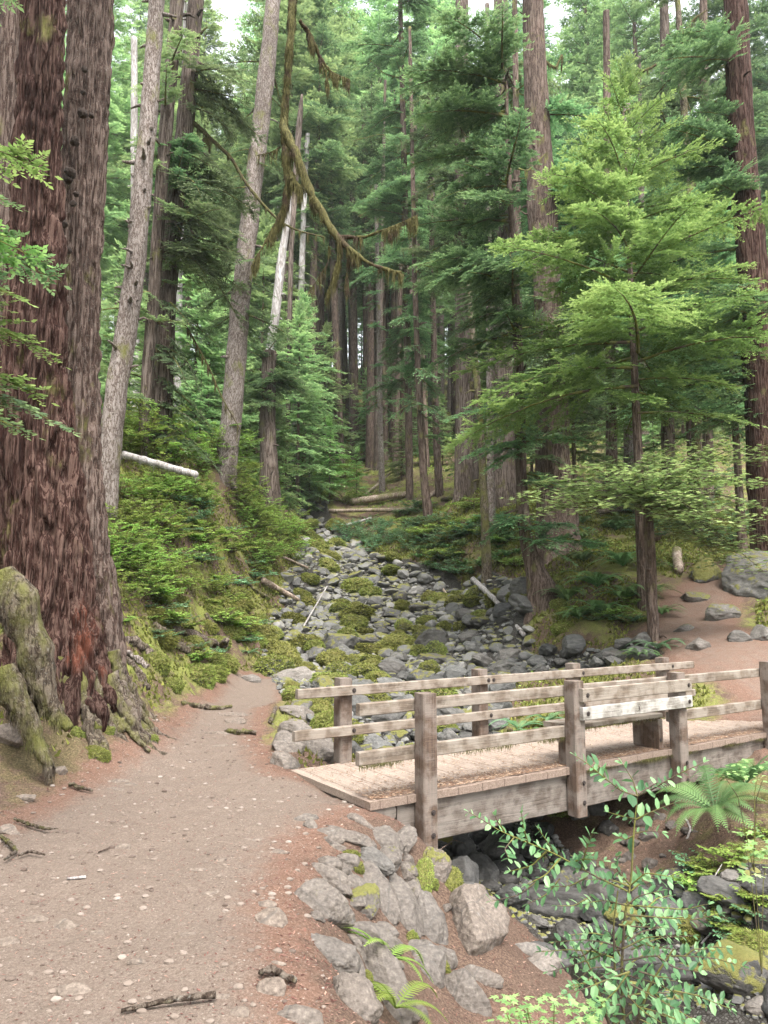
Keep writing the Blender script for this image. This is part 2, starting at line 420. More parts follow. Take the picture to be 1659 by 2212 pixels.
def m_deck():
    n = N('deck_boards')
    v = n.coords('Object'); sx = n.node('ShaderNodeSeparateXYZ'); n.L(v, sx.inputs[0])
    g = n.noise(n.coords('Object', (14, .8, 14)), 3, 5, .6); b = n.noise(v, 2.2, 5, .6); f = n.noise(v, 70, 4, .7)
    col = n.ramp(n.math('ADD', n.math('MULTIPLY', g, .4), n.math('MULTIPLY', f, .6)), [(.3, (.14, .108, .083)), (.5, (.235, .186, .15)), (.7, (.345, .285, .24))])
    edge = n.mr(n.math('ADD', sx.outputs[1], n.math('MULTIPLY', n.math('SUBTRACT', b, .5), .7)), .42, .02)
    col = n.mix(n.math('MULTIPLY', edge, .7), col, n.ramp(f, [(.3, (.09, .062, .048)), (.7, (.24, .175, .14))]))
    seam = n.math('PINGPONG', n.math('ADD', sx.outputs[0], 10), .14)
    col = n.mix(n.mr(seam, .009, .0, 0, .9), col, (.10, .07, .055))
    return n.finish(col, .93, n.bump(n.math('ADD', f, n.mr(seam, .0, .007)), .5, .01), .15)
DECK = m_deck()
def m_plain(name, col, rough=.6, metal=0):
    n = N(name); v = n.coords('Object'); f = n.noise(v, 80, 3)
    m = n.finish(n.mix(f, tuple(c * .7 for c in col), tuple(min(1, c * 1.3) for c in col)), rough)
    return m
IRON = m_plain('rusty_iron', (.035, .027, .024), .6)
WASHER = m_plain('galvanised', (.20, .18, .165), .5)
CARVE = m_plain('burnt_carving', (.035, .025, .02), .9)
def m_water():
    n = N('creek_water')
    b = n.node('ShaderNodeBsdfPrincipled'); b.inputs['Base Color'].default_value = (.015, .014, .011, 1)
    b.inputs['Roughness'].default_value = .06; b.inputs['Specular IOR Level'].default_value = .5
    n.L(n.bump(n.noise(n.pos(), 9, 3), .25, .02), b.inputs['Normal']); n.L(b.outputs[0], n.out.inputs[0]); return n.m
WATER = m_water()

# ------------------------------------------------------------------ terrain
ctl = []
for px, py, z in [(0,2212,0),(250,2212,0),(520,2212,0),(0,2000,.0),(300,2000,0),(560,2000,0),(120,1850,.0),(350,1850,-.01),(600,1850,0),
                  (200,1740,.0),(450,1740,0),(680,1740,0),(330,1650,0),(500,1650,0),(640,1680,0),(640,1960,-.02),(650,1870,-.02),(740,1790,-.03),
                  (350,1590,.02),(470,1590,0),(585,1600,0),(400,1535,.02),(500,1530,0),(600,1530,-.02),(700,2090,-.06),(740,2200,-.08),(690,1990,-.05),(800,1765,-.05)]:
    ctl.append(G(px, py, z))
for px, py, z in [(900,1800,-.22),(820,1835,-.12),(800,1900,-.28),(880,1950,-.5),(760,2050,-.25),(880,2060,-.58),(800,2190,-.42),(950,2000,-.68),
                  (950,2180,-.78),(1050,2130,-.86),(1150,2180,-.98),(1010,1960,-.62),(1060,2010,-.98),(1600,1900,-.62),(1640,2050,-.85),(1580,1760,-.5),
                  (1450,1800,-.85),(1450,2000,-1.05),(1500,1900,-.85)]:
    ctl.append(G(px, py, z))
for q in [(1.0,8.8,-1.1),(1.9,7.1,-1.3),(2.6,6.3,-1.38),(3.4,5.5,-1.5),(1.5,7.7,-1.22),(.75,9.9,-.85),(.3,10.6,-.70),(1.35,6.5,-1.22),(1.7,5.8,-1.32),(2.4,5.0,-1.42),
          (.35,8.4,-.95),(-.2,8.9,-.55),(-.75,8.5,-.05),(-.9,9.6,-.02),(2.4,9.2,-.75),(3.6,9.8,-.35),(4.9,10.2,-.12),(5.8,10.8,0),(6.6,11.5,.02),(2.3,10.8,-.5),(3.4,11.5,-.1),
          (-.6,12.5,-.1),(1.4,11.6,-.55),
          (-3,0,0),(0,0,0),(-3,-5,0),(2,0,-.9),(3,2,-1.3),(4.5,3,-1.5),(6,5,-1.3),(7,8,-.5),(5.2,7.5,-.5),(-8,0,1.5),(-8,5,2.0),(-4.2,3.5,.2),(-5,6,.9),(-3.9,5.0,.2),(12,6,0),(15,12,1.5)]:
    ctl.append(np.array(q, float))
for q in [(850,1600,12),(860,1500,15.5),(760,1540,13.5),(1000,1540,14),(860,1450,18.3),(700,1450,18),(860,1400,21),(700,1400,20.5),(850,1350,23.7),(1000,1400,20),(1100,1420,18),(830,1300,26.3),(700,1330,24.5),
          (790,1250,29.5),(650,1290,26.5),(740,1200,32.5),(690,1130,38),(660,1170,35),(750,1080,42),(820,1050,45),
          (600,1480,16),(545,1475,16),(480,1475,15.4),(560,1410,19.5),(590,1320,24),
          (1150,1435,16.6),(1300,1435,15.6),(1420,1415,14.6),(1480,1400,14),(1600,1430,12.8),(1560,1480,12),(1600,1340,15.5),(1500,1330,16.5),(1600,1220,19),(1250,1350,17.2),(1330,1300,17.5),(1200,1210,20.5),(1160,1290,19),
          (1400,1385,14.9),(1100,1310,22.2),(1045,1250,26),(1000,1280,27),(950,1200,29),(900,1150,33),(1000,1100,34),(1100,1085,31),(1010,1050,33.5),(1060,1140,28),(930,1110,34),
          (1100,1190,25),(850,1100,38),(700,1000,52),(850,1020,48),(950,1020,43),(1300,1180,24),(1400,1120,28),(1600,1100,28),(1500,1200,21.5),(1659,1000,38),(1400,1000,42),(1200,1000,44),
          (410,1500,14),(400,1400,15.2),(450,1400,17),(520,1340,21),(480,1250,20.5),(560,1230,25),(400,1300,16.8),(330,1400,13.8),(300,1300,14.4),(300,1500,11.6),(260,1200,15.4),(330,1200,17.0),
          (430,1150,20),(350,1060,19.5),(430,1050,21.5),(550,1120,29),(600,1150,33),(560,1060,32),(240,1560,9.7),(180,1600,8.2),(60,1620,7.2),(0,1690,6.6),(0,1560,7.2),(60,1480,8.2),(0,1440,8.2),
          (160,1440,9.6),(100,1300,11),(-150,1350,9.5),(250,1090,17.0),(200,980,19),(500,1010,26),(300,960,28),(250,900,42),(100,900,45),(600,1010,40),(450,940,45),
          (750,980,60),(700,900,80),(1000,940,65),(1300,920,60),(1600,900,60),(900,880,85),(1200,860,85),(300,850,70),(0,850,70),(1659,850,85),(500,860,75),
          (800,830,110),(300,800,105),(1300,820,110),(-300,800,105),(2000,820,110),(2100,1000,40),(2100,1200,22),(-400,950,40),(-400,1100,20),
          (800,800,135),(0,770,135),(1659,790,135)]:
    ctl.append(P(*q))
ctl = np.array(ctl)
def _k(r): return r
def _fit(C):
    d = np.linalg.norm(C[:, None, :2] - C[None, :, :2], axis=2); n = len(C)
    # softened kernel keeps the surface smooth between the measured points
    K = -np.sqrt(d * d + .25 ** 2); K[np.arange(n), np.arange(n)] += 0
    A = np.zeros((n + 3, n + 3)); A[:n, :n] = K + np.eye(n) * .04
    A[:n, n] = 1; A[:n, n + 1:n + 3] = C[:, :2]; A[n:, :n] = A[:n, n:].T
    b = np.concatenate([C[:, 2], np.zeros(3)]); return np.linalg.solve(A, b)
_w = _fit(ctl)
def H0(x, y):
    x = np.asarray(x, float); y = np.asarray(y, float); sh = x.shape; x = x.ravel(); y = y.ravel(); out = np.zeros(len(x))
    for a in range(0, len(x), 20000):
        xs, ys = x[a:a+20000], y[a:a+20000]
        d2 = (xs[:, None] - ctl[None, :, 0]) ** 2 + (ys[:, None] - ctl[None, :, 1]) ** 2
        out[a:a+20000] = (-np.sqrt(d2 + .0625)) @ _w[:-3] + _w[-3] + _w[-2] * xs + _w[-1] * ys
    return out.reshape(sh)
def axis_coords(lo, hi, f0, f1, s, g):
    a = list(np.arange(f0, f1, s)); x = a[-1]; st = s
    while x < hi: st *= g; x += st; a.append(x)
    x = a[0]; st = s; b = []
    while x > lo: st *= g; x -= st; b.append(x)
    return np.array(b[::-1] + a)
GX = axis_coords(-85, 90, -3.6, 4.6, .05, 1.03)
GY = axis_coords(-6, 140, 2.2, 13, .05, 1.0062)
MX, MY = np.meshgrid(GX, GY, indexing='ij')
MZ = H0(MX, MY)
def poly_sd(poly, x, y):
    "signed distance to a polygon, positive inside"
    x = x.ravel(); y = y.ravel(); n = len(poly); d = np.full(len(x), 1e9); ins = np.zeros(len(x), bool)
    for i in range(n):
        ax, ay = poly[i][:2]; bx, by = poly[(i + 1) % n][:2]
        ex, ey = bx - ax, by - ay; t = np.clip(((x - ax) * ex + (y - ay) * ey) / (ex * ex + ey * ey + 1e-12), 0, 1)
        d = np.minimum(d, np.hypot(x - ax - t * ex, y - ay - t * ey))
        c = ((ay > y) != (by > y)) & (x < (bx - ax) * (y - ay) / (by - ay + 1e-12) + ax); ins ^= c
    return np.where(ins, d, -d)
def line_d(pts, x, y):
    "distance to polyline minus half-width"
    x = x.ravel(); y = y.ravel(); d = np.full(len(x), 1e9)
    for (ax, ay, aw), (bx, by, bw) in zip(pts[:-1], pts[1:]):
        ex, ey = bx - ax, by - ay; t = np.clip(((x - ax) * ex + (y - ay) * ey) / (ex * ex + ey * ey), 0, 1)
        d = np.minimum(d, np.hypot(x - ax - t * ex, y - ay - t * ey) - (aw + t * (bw - aw)))
    return -d
pl = [G(-400,2212,0), G(-300,1900,0), G(-60,1790,0), G(150,1690,0), G(290,1635,0), G(345,1570,0), G(400,1510,0), G(470,1470,0), (-2.2,17.5,0), (-1.9,18.0,0), G(640,1465,0), (-1.6,14,0), G(600,1530,0), G(590,1600,0), G(640,1665,0), (-.4,7.5,0), (.35,6.5,0), (-.05,6.2,0),
      G(735,1800,0), G(705,1850,0), G(690,1950,0), G(730,2060,0), G(770,2212,0), (-.1,1,0), (0,-6,0), (-4,-6,0), (-3.5,0,0)]
trail = [(5.2,10.2,.8),(6.4,11.3,1.0),(6.2,13.2,1.2),(6.0,15.0,1.1),(7.2,17.0,.9),(9,18.5,.6)]
ledge = [(.5,4.4,.35),(1.1,5.0,.4),(1.5,4.4,.5)]
def cpt(px, py, d, wpx):
    q = P(px, py, d); return (q[0], q[1], wpx / 2 / FPX * d)
creek = [(3.9,4.9,.9),(2.9,5.9,.75),(2.0,7.0,.7),(1.25,8.4,.75),(.75,9.9,.95),(.25,12,1.5),cpt(860,1500,15.5,480),cpt(860,1450,18.3,560),cpt(860,1400,21,560),cpt(850,1350,23.7,470),cpt(815,1300,26.3,390),
         cpt(765,1250,29.5,230),cpt(730,1200,32.5,130),cpt(688,1140,37.5,80),cpt(660,1110,41,60)]
spur = [cpt(1000,1420,17,150), cpt(1150,1428,16.2,150), cpt(1300,1428,15.4,110), cpt(1400,1425,14.6,60)]
def masks(x, y):
    sh = x.shape
    sd = poly_sd(pl, x, y); tr = line_d(trail, x, y); lg = line_d(ledge, x, y)
    path = np.maximum(sstep(-.35, .75, sd), np.maximum(sstep(-.5, .6, tr) * .72, sstep(-.3, .4, lg) * .5))
    cr = sstep(-.35, .35, np.maximum(line_d(creek, x, y), line_d(spur, x, y)))
    path = path * (1 - cr * (sd < 0))
    return path.reshape(sh), cr.reshape(sh), sd.reshape(sh)
PM, CM, SDM = masks(MX, MY)
P3 = np.stack([MX.ravel(), MY.ravel(), np.zeros(MX.size)], 1)
lump = fbm(P3, .8, 4, 1).reshape(MX.shape); fine_ = fbm(P3, 4.0, 4, 2).reshape(MX.shape); dirtn = fbm(P3, 9, 3, 3).reshape(MX.shape)
dist = np.hypot(MX, MY)
fo = (1 - PM) * (1 - CM)
MZ = MZ + fo * (lump * .22 * sstep(7, 15, dist) + np.abs(fine_) * .16 * sstep(5, 9, dist)) + PM * (fine_ * .025 + dirtn * .012) + CM * fine_ * .1
MZ = MZ + (.50 * np.exp(-((MX + 3.35) ** 2 + (MY - 8.35) ** 2) / .85) + .55 * np.exp(-((MX + 3.75) ** 2 + (MY - 9.5) ** 2) / .55)) * (1 + .5 * fine_)
rid = 1 - np.abs(fbm(P3, 1.6, 4, 12).reshape(MX.shape)) * 2
bank = np.exp(-((MX + 3.6) / 1.7) ** 2) * sstep(8, 10, MY) * sstep(26, 18, MY) * fo
MZ = MZ + bank * (rid * .16 + np.abs(fbm(P3, 6.0, 3, 14).reshape(MX.shape)) * .16 - .1)
litter = np.clip(sstep(.1, .35, fbm(P3, .35, 3, 9).reshape(MX.shape)) * .5, 0, 1)
# under the trees on the right and round the near roots: brown duff
litter = np.maximum(litter, np.exp(-((MX - 2.9) ** 2 + (MY - 8.6) ** 2) / 2.0) * .95)
litter = np.maximum(litter, (MY < 8.0) * (MX < -2.2) * .75)
litter = np.maximum(litter, (MY < 9.0) * (MX > -1.2) * (MX < 2.2) * 1.0)
def Hq(x, y):
    x = np.atleast_1d(np.asarray(x, float)); y = np.atleast_1d(np.asarray(y, float))
    i = np.clip(np.searchsorted(GX, x) - 1, 0, len(GX) - 2); j = np.clip(np.searchsorted(GY, y) - 1, 0, len(GY) - 2)
    u = np.clip((x - GX[i]) / (GX[i + 1] - GX[i]), 0, 1); v = np.clip((y - GY[j]) / (GY[j + 1] - GY[j]), 0, 1)
    return MZ[i, j] * (1-u) * (1-v) + MZ[i+1, j] * u * (1-v) + MZ[i, j+1] * (1-u) * v + MZ[i+1, j+1] * u * v
def hz(x, y): return float(Hq(x, y)[0])
_t = np.concatenate([np.arange(1.5, 20, .02), np.arange(20, 60, .08), np.arange(60, 150, .3)])
def hit(px, py):
    "where the line of sight through a photo pixel meets the ground"
    a = P(px, py, 1.0); X = a[0] * _t; Z = CAM_H + (a[2] - CAM_H) * _t
    h = Hq(X, _t); k = np.argmax(Z < h)
    if not (Z < h).any(): k = len(_t) - 1
    return np.array([X[k], _t[k], h[k]])
ni, nj = len(GX), len(GY)
VI = np.arange(ni * nj).reshape(ni, nj)
Qall = np.stack([VI[:-1, :-1], VI[1:, :-1], VI[1:, 1:], VI[:-1, 1:]], -1).reshape(-1, 4)
Vall = np.stack([MX.ravel(), MY.ravel(), MZ.ravel()], 1)
msk = np.stack([PM.ravel(), CM.ravel(), litter.ravel(), np.ones(PM.size)], 1)
pm_f = PM.ravel()[Qall].mean(1); cm_f = CM.ravel()[Qall].mean(1)
sel = np.where(pm_f > .42, 1, np.where(cm_f > .5, 2, 0))
for k, nm in enumerate(('ground', 'path', 'creek_bed')):
    q = Qall[sel == k]; u, inv = np.unique(q, return_inverse=True)
    o = obj(nm, mesh(nm, Vall[u], quads=inv.reshape(-1, 4), mat=GROUND, attrs={'mask': msk[u]})); tag(o, kind='structure')
# dark pool in the gully
wx, wy = np.meshgrid(np.linspace(1.1, 5.2, 30), np.linspace(3.8, 8.2, 30), indexing='ij')
wz = np.full(wx.shape, -1.262) - (wx - 1.8) * .045
WI = np.arange(900).reshape(30, 30)
o = obj('water', mesh('water', np.stack([wx.ravel(), wy.ravel(), wz.ravel()], 1), quads=np.stack([WI[:-1,:-1], WI[1:,:-1], WI[1:,1:], WI[:-1,1:]], -1).reshape(-1,4), mat=WATER)); tag(o, kind='structure')

# ------------------------------------------------------------------ stones
def icosphere(sub):
    t = (1 + 5 ** .5) / 2
    V = [(-1,t,0),(1,t,0),(-1,-t,0),(1,-t,0),(0,-1,t),(0,1,t),(0,-1,-t),(0,1,-t),(t,0,-1),(t,0,1),(-t,0,-1),(-t,0,1)]
    F = [(0,11,5),(0,5,1),(0,1,7),(0,7,10),(0,10,11),(1,5,9),(5,11,4),(11,10,2),(10,7,6),(7,1,8),(3,9,4),(3,4,2),(3,2,6),(3,6,8),(3,8,9),(4,9,5),(2,4,11),(6,2,10),(8,6,7),(9,8,1)]
    V = [np.array(v) / np.linalg.norm(v) for v in V]
    for _ in range(sub):
        c = {}; F2 = []
        def mid(a, b):
            k = (min(a, b), max(a, b))
            if k not in c:
                m = V[a] + V[b]; V.append(m / np.linalg.norm(m)); c[k] = len(V) - 1
            return c[k]
        for a, b, d in F:
            ab, bd, da = mid(a, b), mid(b, d), mid(d, a); F2 += [(a, ab, da), (b, bd, ab), (d, da, bd), (ab, bd, da)]
        F = F2
    return np.array(V), np.array(F)
ICO = {k: icosphere(k) for k in (1, 2, 3, 4, 5)}
def stone_shape(seed, sub=4, cuts=9, soft=.12, rough=.05):
    r = np.random.default_rng(seed); V, F = ICO[sub]; V = V.copy()
    for _ in range(cuts):
        nrm = r.normal(size=3); nrm /= np.linalg.norm(nrm); d = r.uniform(.52, .9)
        s = V @ nrm - d; m = s > 0
        V[m] -= nrm * (s[m] * (1 - soft))[:, None]
    V += V * (fbm(V, 1.1, 2, seed) * .22)[:, None]
    V += V * (fbm(V, 4.5, 4 if sub > 3 else 2, seed + 3) * rough * 1.6)[:, None]
    V /= np.abs(V).max(0); return V, F
STONE = []
for k in range(14):
    V, F = stone_shape(100 + k, 4, 7 + k % 6, .08 + .05 * (k % 4), .05)
    STONE.append(mesh('stone', V, tris=F, mat=ROCK))
HUM = []
def make_hummocks():
    g = np.random.default_rng(44)
    for k in range(6):
        V, F = stone_shape(700 + k, 4, 2, .3, .13); nv = len(V); n_ = 5200; f = F[g.integers(0, len(F), n_)]; b = g.dirichlet([1, 1, 1], n_)
        p = (V[f] * b[..., None]).sum(1); up = p / (np.linalg.norm(p, axis=1)[:, None] + 1e-9); a = g.normal(size=(n_, 3)); a -= up * (a * up).sum(1)[:, None]; a /= np.linalg.norm(a, axis=1)[:, None]
        w_ = g.uniform(.015, .035, n_)[:, None]; h_ = g.uniform(.04, .16, n_)[:, None]
        B = np.stack([p - a * w_, p + a * w_, p + up * h_ + g.normal(size=(n_, 3)) * .04 - [0, 0, .05]], 1).reshape(-1, 3)
        T = np.vstack([F, nv + np.arange(n_ * 3).reshape(-1, 3)])
        HUM.append(mesh('moss_hummock', np.vstack([V, B]), tris=T, smooth=False, mats=[ROCK, LEAF_MOSS], midx=[0] * len(F) + [1] * n_, attrs={'tone': np.concatenate([np.full(nv, .5), np.repeat(g.random(n_), 3)])}))
make_hummocks()
def stone(name, label, loc, dims, rot, moss, shade=1.0, warm=0.0, group=None, me=None, seed=0, cat='stone'):
    o = obj(name, me or STONE[seed % len(STONE)])
    o.location = loc; o.scale = dims; o.rotation_euler = rot
    o['moss'] = float(moss); o['shade'] = float(shade); o['warm'] = float(warm)
    return tag(o, label, cat, group)

# ------------------------------------------------------------------ footbridge with a bench
BO = np.array([-.10, 6.42, 0.0]); BANG = math.atan2(.558, .83)
be = np.array([math.cos(BANG), math.sin(BANG), 0]); bn = np.array([-math.sin(BANG), math.cos(BANG), 0])
def t_at(px, n):
    u = (px - 829.5) / FPX / cp
    u *= 1.0
    # x / y of a point near deck height
    u = (px - 829.5) / FPX / (cp + .25 * sp)
    a = BO + bn * n
    return (u * a[1] - a[0]) / (be[0] - u * be[1])
bridge = thing('footbridge', 'weathered wooden footbridge with post and rail sides and a bench', 'bridge', tuple(BO)); bridge.rotation_euler = (0, 0, BANG)
BL, BW = 8.3, 1.46
def bpart(name, shapes, mat, parent=bridge, wob=.004, seed=0):
    mb = MB()
    for s in shapes: mb.add(*s)
    me = mb.build(name, mat, False); return obj(name, me, parent)
def plank(mn, mx, bev=.008, seed=0, amp=.004):
    "long board, subdivided along its length so the edges wander a little"
    mn = np.array(mn, float); mx = np.array(mx, float); ax = int(np.argmax(mx - mn)); L = (mx - mn)[ax]
    n = max(3, int(L / .12)); o = [k for k in range(3) if k != ax]
    b = bev; a0, a1 = mn[o[0]], mx[o[0]]; c0, c1 = mn[o[1]], mx[o[1]]
    ring = [(a0 + b, c0), (a1 - b, c0), (a1, c0 + b), (a1, c1 - b), (a1 - b, c1), (a0 + b, c1), (a0, c1 - b), (a0, c0 + b)]
    V = []
    for i in range(n + 1):
        e = .006 if i in (0, n) else 0
        for (p, q) in ring:
            v = np.zeros(3); v[ax] = mn[ax] + L * i / n
            cpn, cqn = (a0 + a1) / 2, (c0 + c1) / 2
            v[o[0]] = p + (cpn - p) * e * 10 * .3; v[o[1]] = q + (cqn - q) * e * 10 * .3; V.append(v)
    V = np.array(V); V += np.stack([fbm(V, 3.1, 3, seed + 1), fbm(V, 3.1, 3, seed + 2), fbm(V, 3.1, 3, seed + 3)], 1) * amp
    i = np.arange(n)[:, None] * 8; j = np.arange(8)[None]; j2 = (j + 1) % 8
    Q = np.stack([i + j, i + j2, i + 8 + j2, i + 8 + j], -1).reshape(-1, 4)
    e = n * 8
    Q = np.vstack([Q, [[0, 3, 2, 1], [0, 7, 4, 3], [7, 6, 5, 4]], [[e, e+1, e+2, e+3], [e, e+3, e+4, e+7], [e+7, e+4, e+5, e+6]]])
    return V, Q
def bolt(parent, x, y, z, face=-1, r=.014):
    th = np.linspace(0, 2 * math.pi, 13)[:-1]
    mb = MB()
    for rr, d0, d1 in ((r * 1.7, 0, .004), (r, .004, .013)):
        c = np.stack([x + rr * np.cos(th), np.full(12, y + face * d0), z + rr * np.sin(th)], 1); c2 = c.copy(); c2[:, 1] = y + face * d1
        V = np.vstack([c, c2, [[x, y + face * d1, z]]]); k = np.arange(12); k2 = (k + 1) % 12
        mb.add(V, np.stack([k, k2, k2 + 12, k + 12], 1), np.stack([k + 12, k2 + 12, np.full(12, 24)], 1))
    o = obj('bolt', mb.build('bolt', IRON, False), parent); return o
PW, PT = .15, .87
# deck: one surface of cross boards with broken, dirt-caught edges
dn_x, dn_y = 240, 40
dx = np.linspace(-.02, BL, dn_x); dyv = np.linspace(0, 1, dn_y)
DX, DY = np.meshgrid(dx, dyv, indexing='ij')
bi = np.floor(DX / .28).astype(int); br = np.random.default_rng(5).uniform(-1, 1, 60)
ylo = -.01 + br[bi % 60] * .012; yhi = BW + br[(bi + 17) % 60] * .012
YY = ylo + (yhi - ylo) * DY
dv = np.stack([DX.ravel(), YY.ravel(), np.zeros(DX.size)], 1)
dv[:, 2] = .012 + br[(bi.ravel() + 5) % 60] * .003 + fbm(dv, 5, 3, 4) * .004 - (np.abs(((DX.ravel() / .28) % 1)) < .05) * .008
DI = np.arange(DX.size).reshape(DX.shape)
top = np.stack([DI[:-1, :-1], DI[1:, :-1], DI[1:, 1:], DI[:-1, 1:]], -1).reshape(-1, 4)
n0 = len(dv); low = dv.copy(); low[:, 2] = -.055
per = np.concatenate([DI[:, 0], DI[-1, 1:], DI[-2::-1, -1], DI[0, -2:0:-1]]); per2 = np.roll(per, -1)
side = np.stack([per, per + n0, per2 + n0, per2], 1)
obj('deck', mesh('deck', np.vstack([dv, low]), quads=np.vstack([top, top[:, ::-1] + n0, side]), mat=DECK, smooth=False), bridge)
for y0 in (.035, BW - .19):
    bpart('stringer', [plank((.28, y0, -.42), (BL, y0 + .155, -.058), .01, int(y0 * 10), .008)], T_BEAM)
tn = [t_at(px, -.05) for px in (920, 1241, 1463)]; tn.append(t_at(1663, -.05))
tf = [t_at(px, BW + .08) for px in (740, 1035, 1238, 1432)]
step = (tn[-1] - tn[0]) / 3
near_y = (-.118, .032); far_y = (BW - .005, BW + .145)
for i, t in enumerate(tn):
    bot = -.455 if i < 3 else -.6
    hh = PW / 2 * (1.0 if i < 3 else 1.05)
    p = bpart('post', [plank((t - hh, near_y[0], bot), (t + hh, near_y[1], PT + (.04 if i == 3 else 0)), .012, i * 3)], T_POST)
    for z in (-.13, -.32): bolt(p, t + .02, near_y[0] - .001, z)
for i, t in enumerate(tf):
    p = bpart('post', [plank((t - PW / 2, far_y[0], -.3), (t + PW / 2, far_y[1], PT), .012, 20 + i * 3)], T_POST)
ry = near_y[1] + .002
Z_UP, Z_LO = (.71, .815), (.30, .415)
def rail(x0, x1, y0, zz, bolts, seed, mat=T_RAIL, face=None, th=.062):
    r = bpart('rail', [plank((x0, y0, zz[0]), (x1, y0 + th, zz[1]), .007, seed)], mat)
    for b in bolts: bolt(r, b, y0 - .001, sum(zz) / 2)
    return r
nx0 = t_at(776, .04)
rail(nx0, tn[2] + .05, ry, Z_UP, [tn[1] + .12], 31)
rail(tn[2] + .055, BL - .3, ry, Z_UP, [], 33)
rail(nx0, tn[1] + .05, ry, Z_LO, [], 35)
rail(tn[2] - .03, BL - .3, ry, Z_LO, [], 37)
fy = far_y[0] - .068
fx0 = t_at(642, BW - .05); fx1 = t_at(1500, BW - .05)
rail(fx0, fx1, fy, (.70, .80), [tf[0] + .05, tf[1] + .02, tf[1] + .1, tf[2] + .04, tf[3] + .05], 41)
rail(fx0 - .03, fx1, fy, (.29, .39), [tf[0] + .05, tf[1] + .05, tf[2] + .04], 43)
# bench between the second and third near posts
bx0, bx1 = tn[1] + .01, tn[2] + .11
by = near_y[0] - .052
for k, (zz, sd) in enumerate((((.665, .80), 51), ((.485, .615), 53))):
    b = bpart('backrest_board', [plank((bx0 - .02, by, zz[0]), (bx1, by + .05, zz[1]), .006, sd)], T_PALE if k else T_RAIL)
    bolt(b, bx0 + .05, by - .001, sum(zz) / 2); bolt(b, bx1 - .06, by - .001, sum(zz) / 2)
    if k:   # small figure burnt into the lower board: a ring on a stem with a forked foot
        cx, cz = (bx0 + bx1) / 2 - .05, sum(zz) / 2 + .012
        mb = MB(); th = np.linspace(0, 2 * math.pi, 17)[:-1]; ro, ri = .014, .0105
        V = np.vstack([np.stack([cx + rr * np.cos(th), np.full(16, by - .0045), cz + .012 + rr * 1.25 * np.sin(th)], 1) for rr in (ro, ri)])
        kk = np.arange(16); k2 = (kk + 1) % 16; mb.add(V, np.stack([kk, k2, k2 + 16, kk + 16], 1))
        for (xa, za, xb, zb) in ((cx, cz - .005, cx, cz - .026), (cx - .011, cz - .014, cx + .011, cz - .014), (cx, cz - .026, cx - .011, cz - .042), (cx, cz - .026, cx + .012, cz - .041)):
            mb.add(*tube([(xa, by - .0035, za), (xb, by - .0035, zb)], .0022, 5))
        obj('carved_mark', mb.build('carved_mark', CARVE), b)
seat = bpart('bench_seat', [plank((tn[1] + .02, .06, .355), (tn[2] - .13, .235, .41), .008, 61), plank((tn[1] + .02, .245, .355), (tn[2] - .13, .42, .41), .008, 63)], T_RAIL)
for t, yy in ((tn[1] - .03, .17), (tn[2] - .24, .40)):
    s = bpart('bench_support', [plank((t, .045, .018), (t + .075, yy, .353), .008, int(t * 5))], T_POST)
    bolt(s, t + .03, .044, .12)
def drips(parent, x0, x1, y, z, n, seed, L=.07):
    g = np.random.default_rng(seed); cs = g.uniform(x0, x1, 7); x = cs[g.integers(0, 7, n)] + g.normal(size=n) * .12; x = np.clip(x, x0, x1)
    b = np.stack([x, np.full(n, y) - g.uniform(0, .004, n), z + g.uniform(-.01, .012, n)], 1); l = g.uniform(.01, L, n) * g.random(n); w_ = .0025
    V = np.stack([b - [w_, 0, 0], b + [w_, 0, 0], b + np.stack([g.normal(size=n) * .006, -g.random(n) * .01, -l], 1)], 1).reshape(-1, 3)
    obj('moss', mesh('moss', V, tris=np.arange(n * 3).reshape(-1, 3), mat=MOSSLIMB, smooth=False), parent)
for nm_, (xx0, xx1, yy_, zz_, nn_) in {'lo': (nx0, tn[1], ry, Z_LO[0], 1300), 'deck': (.7, BL - 1, -.012, -.05, 3200), 'seat': (tn[1] + .1, tn[2] - .2, .06, .36, 900)}.items():
    drips({'lo': bridge, 'deck': bridge, 'seat': bridge}[nm_], xx0, xx1, yy_, zz_, nn_, nn_)
# log sill the bridge end rests on
o = bpart('sill', [plank((.0, .02, -.17), (.26, BW - .02, -.058), .02, 71, .01)], T_BEAM)

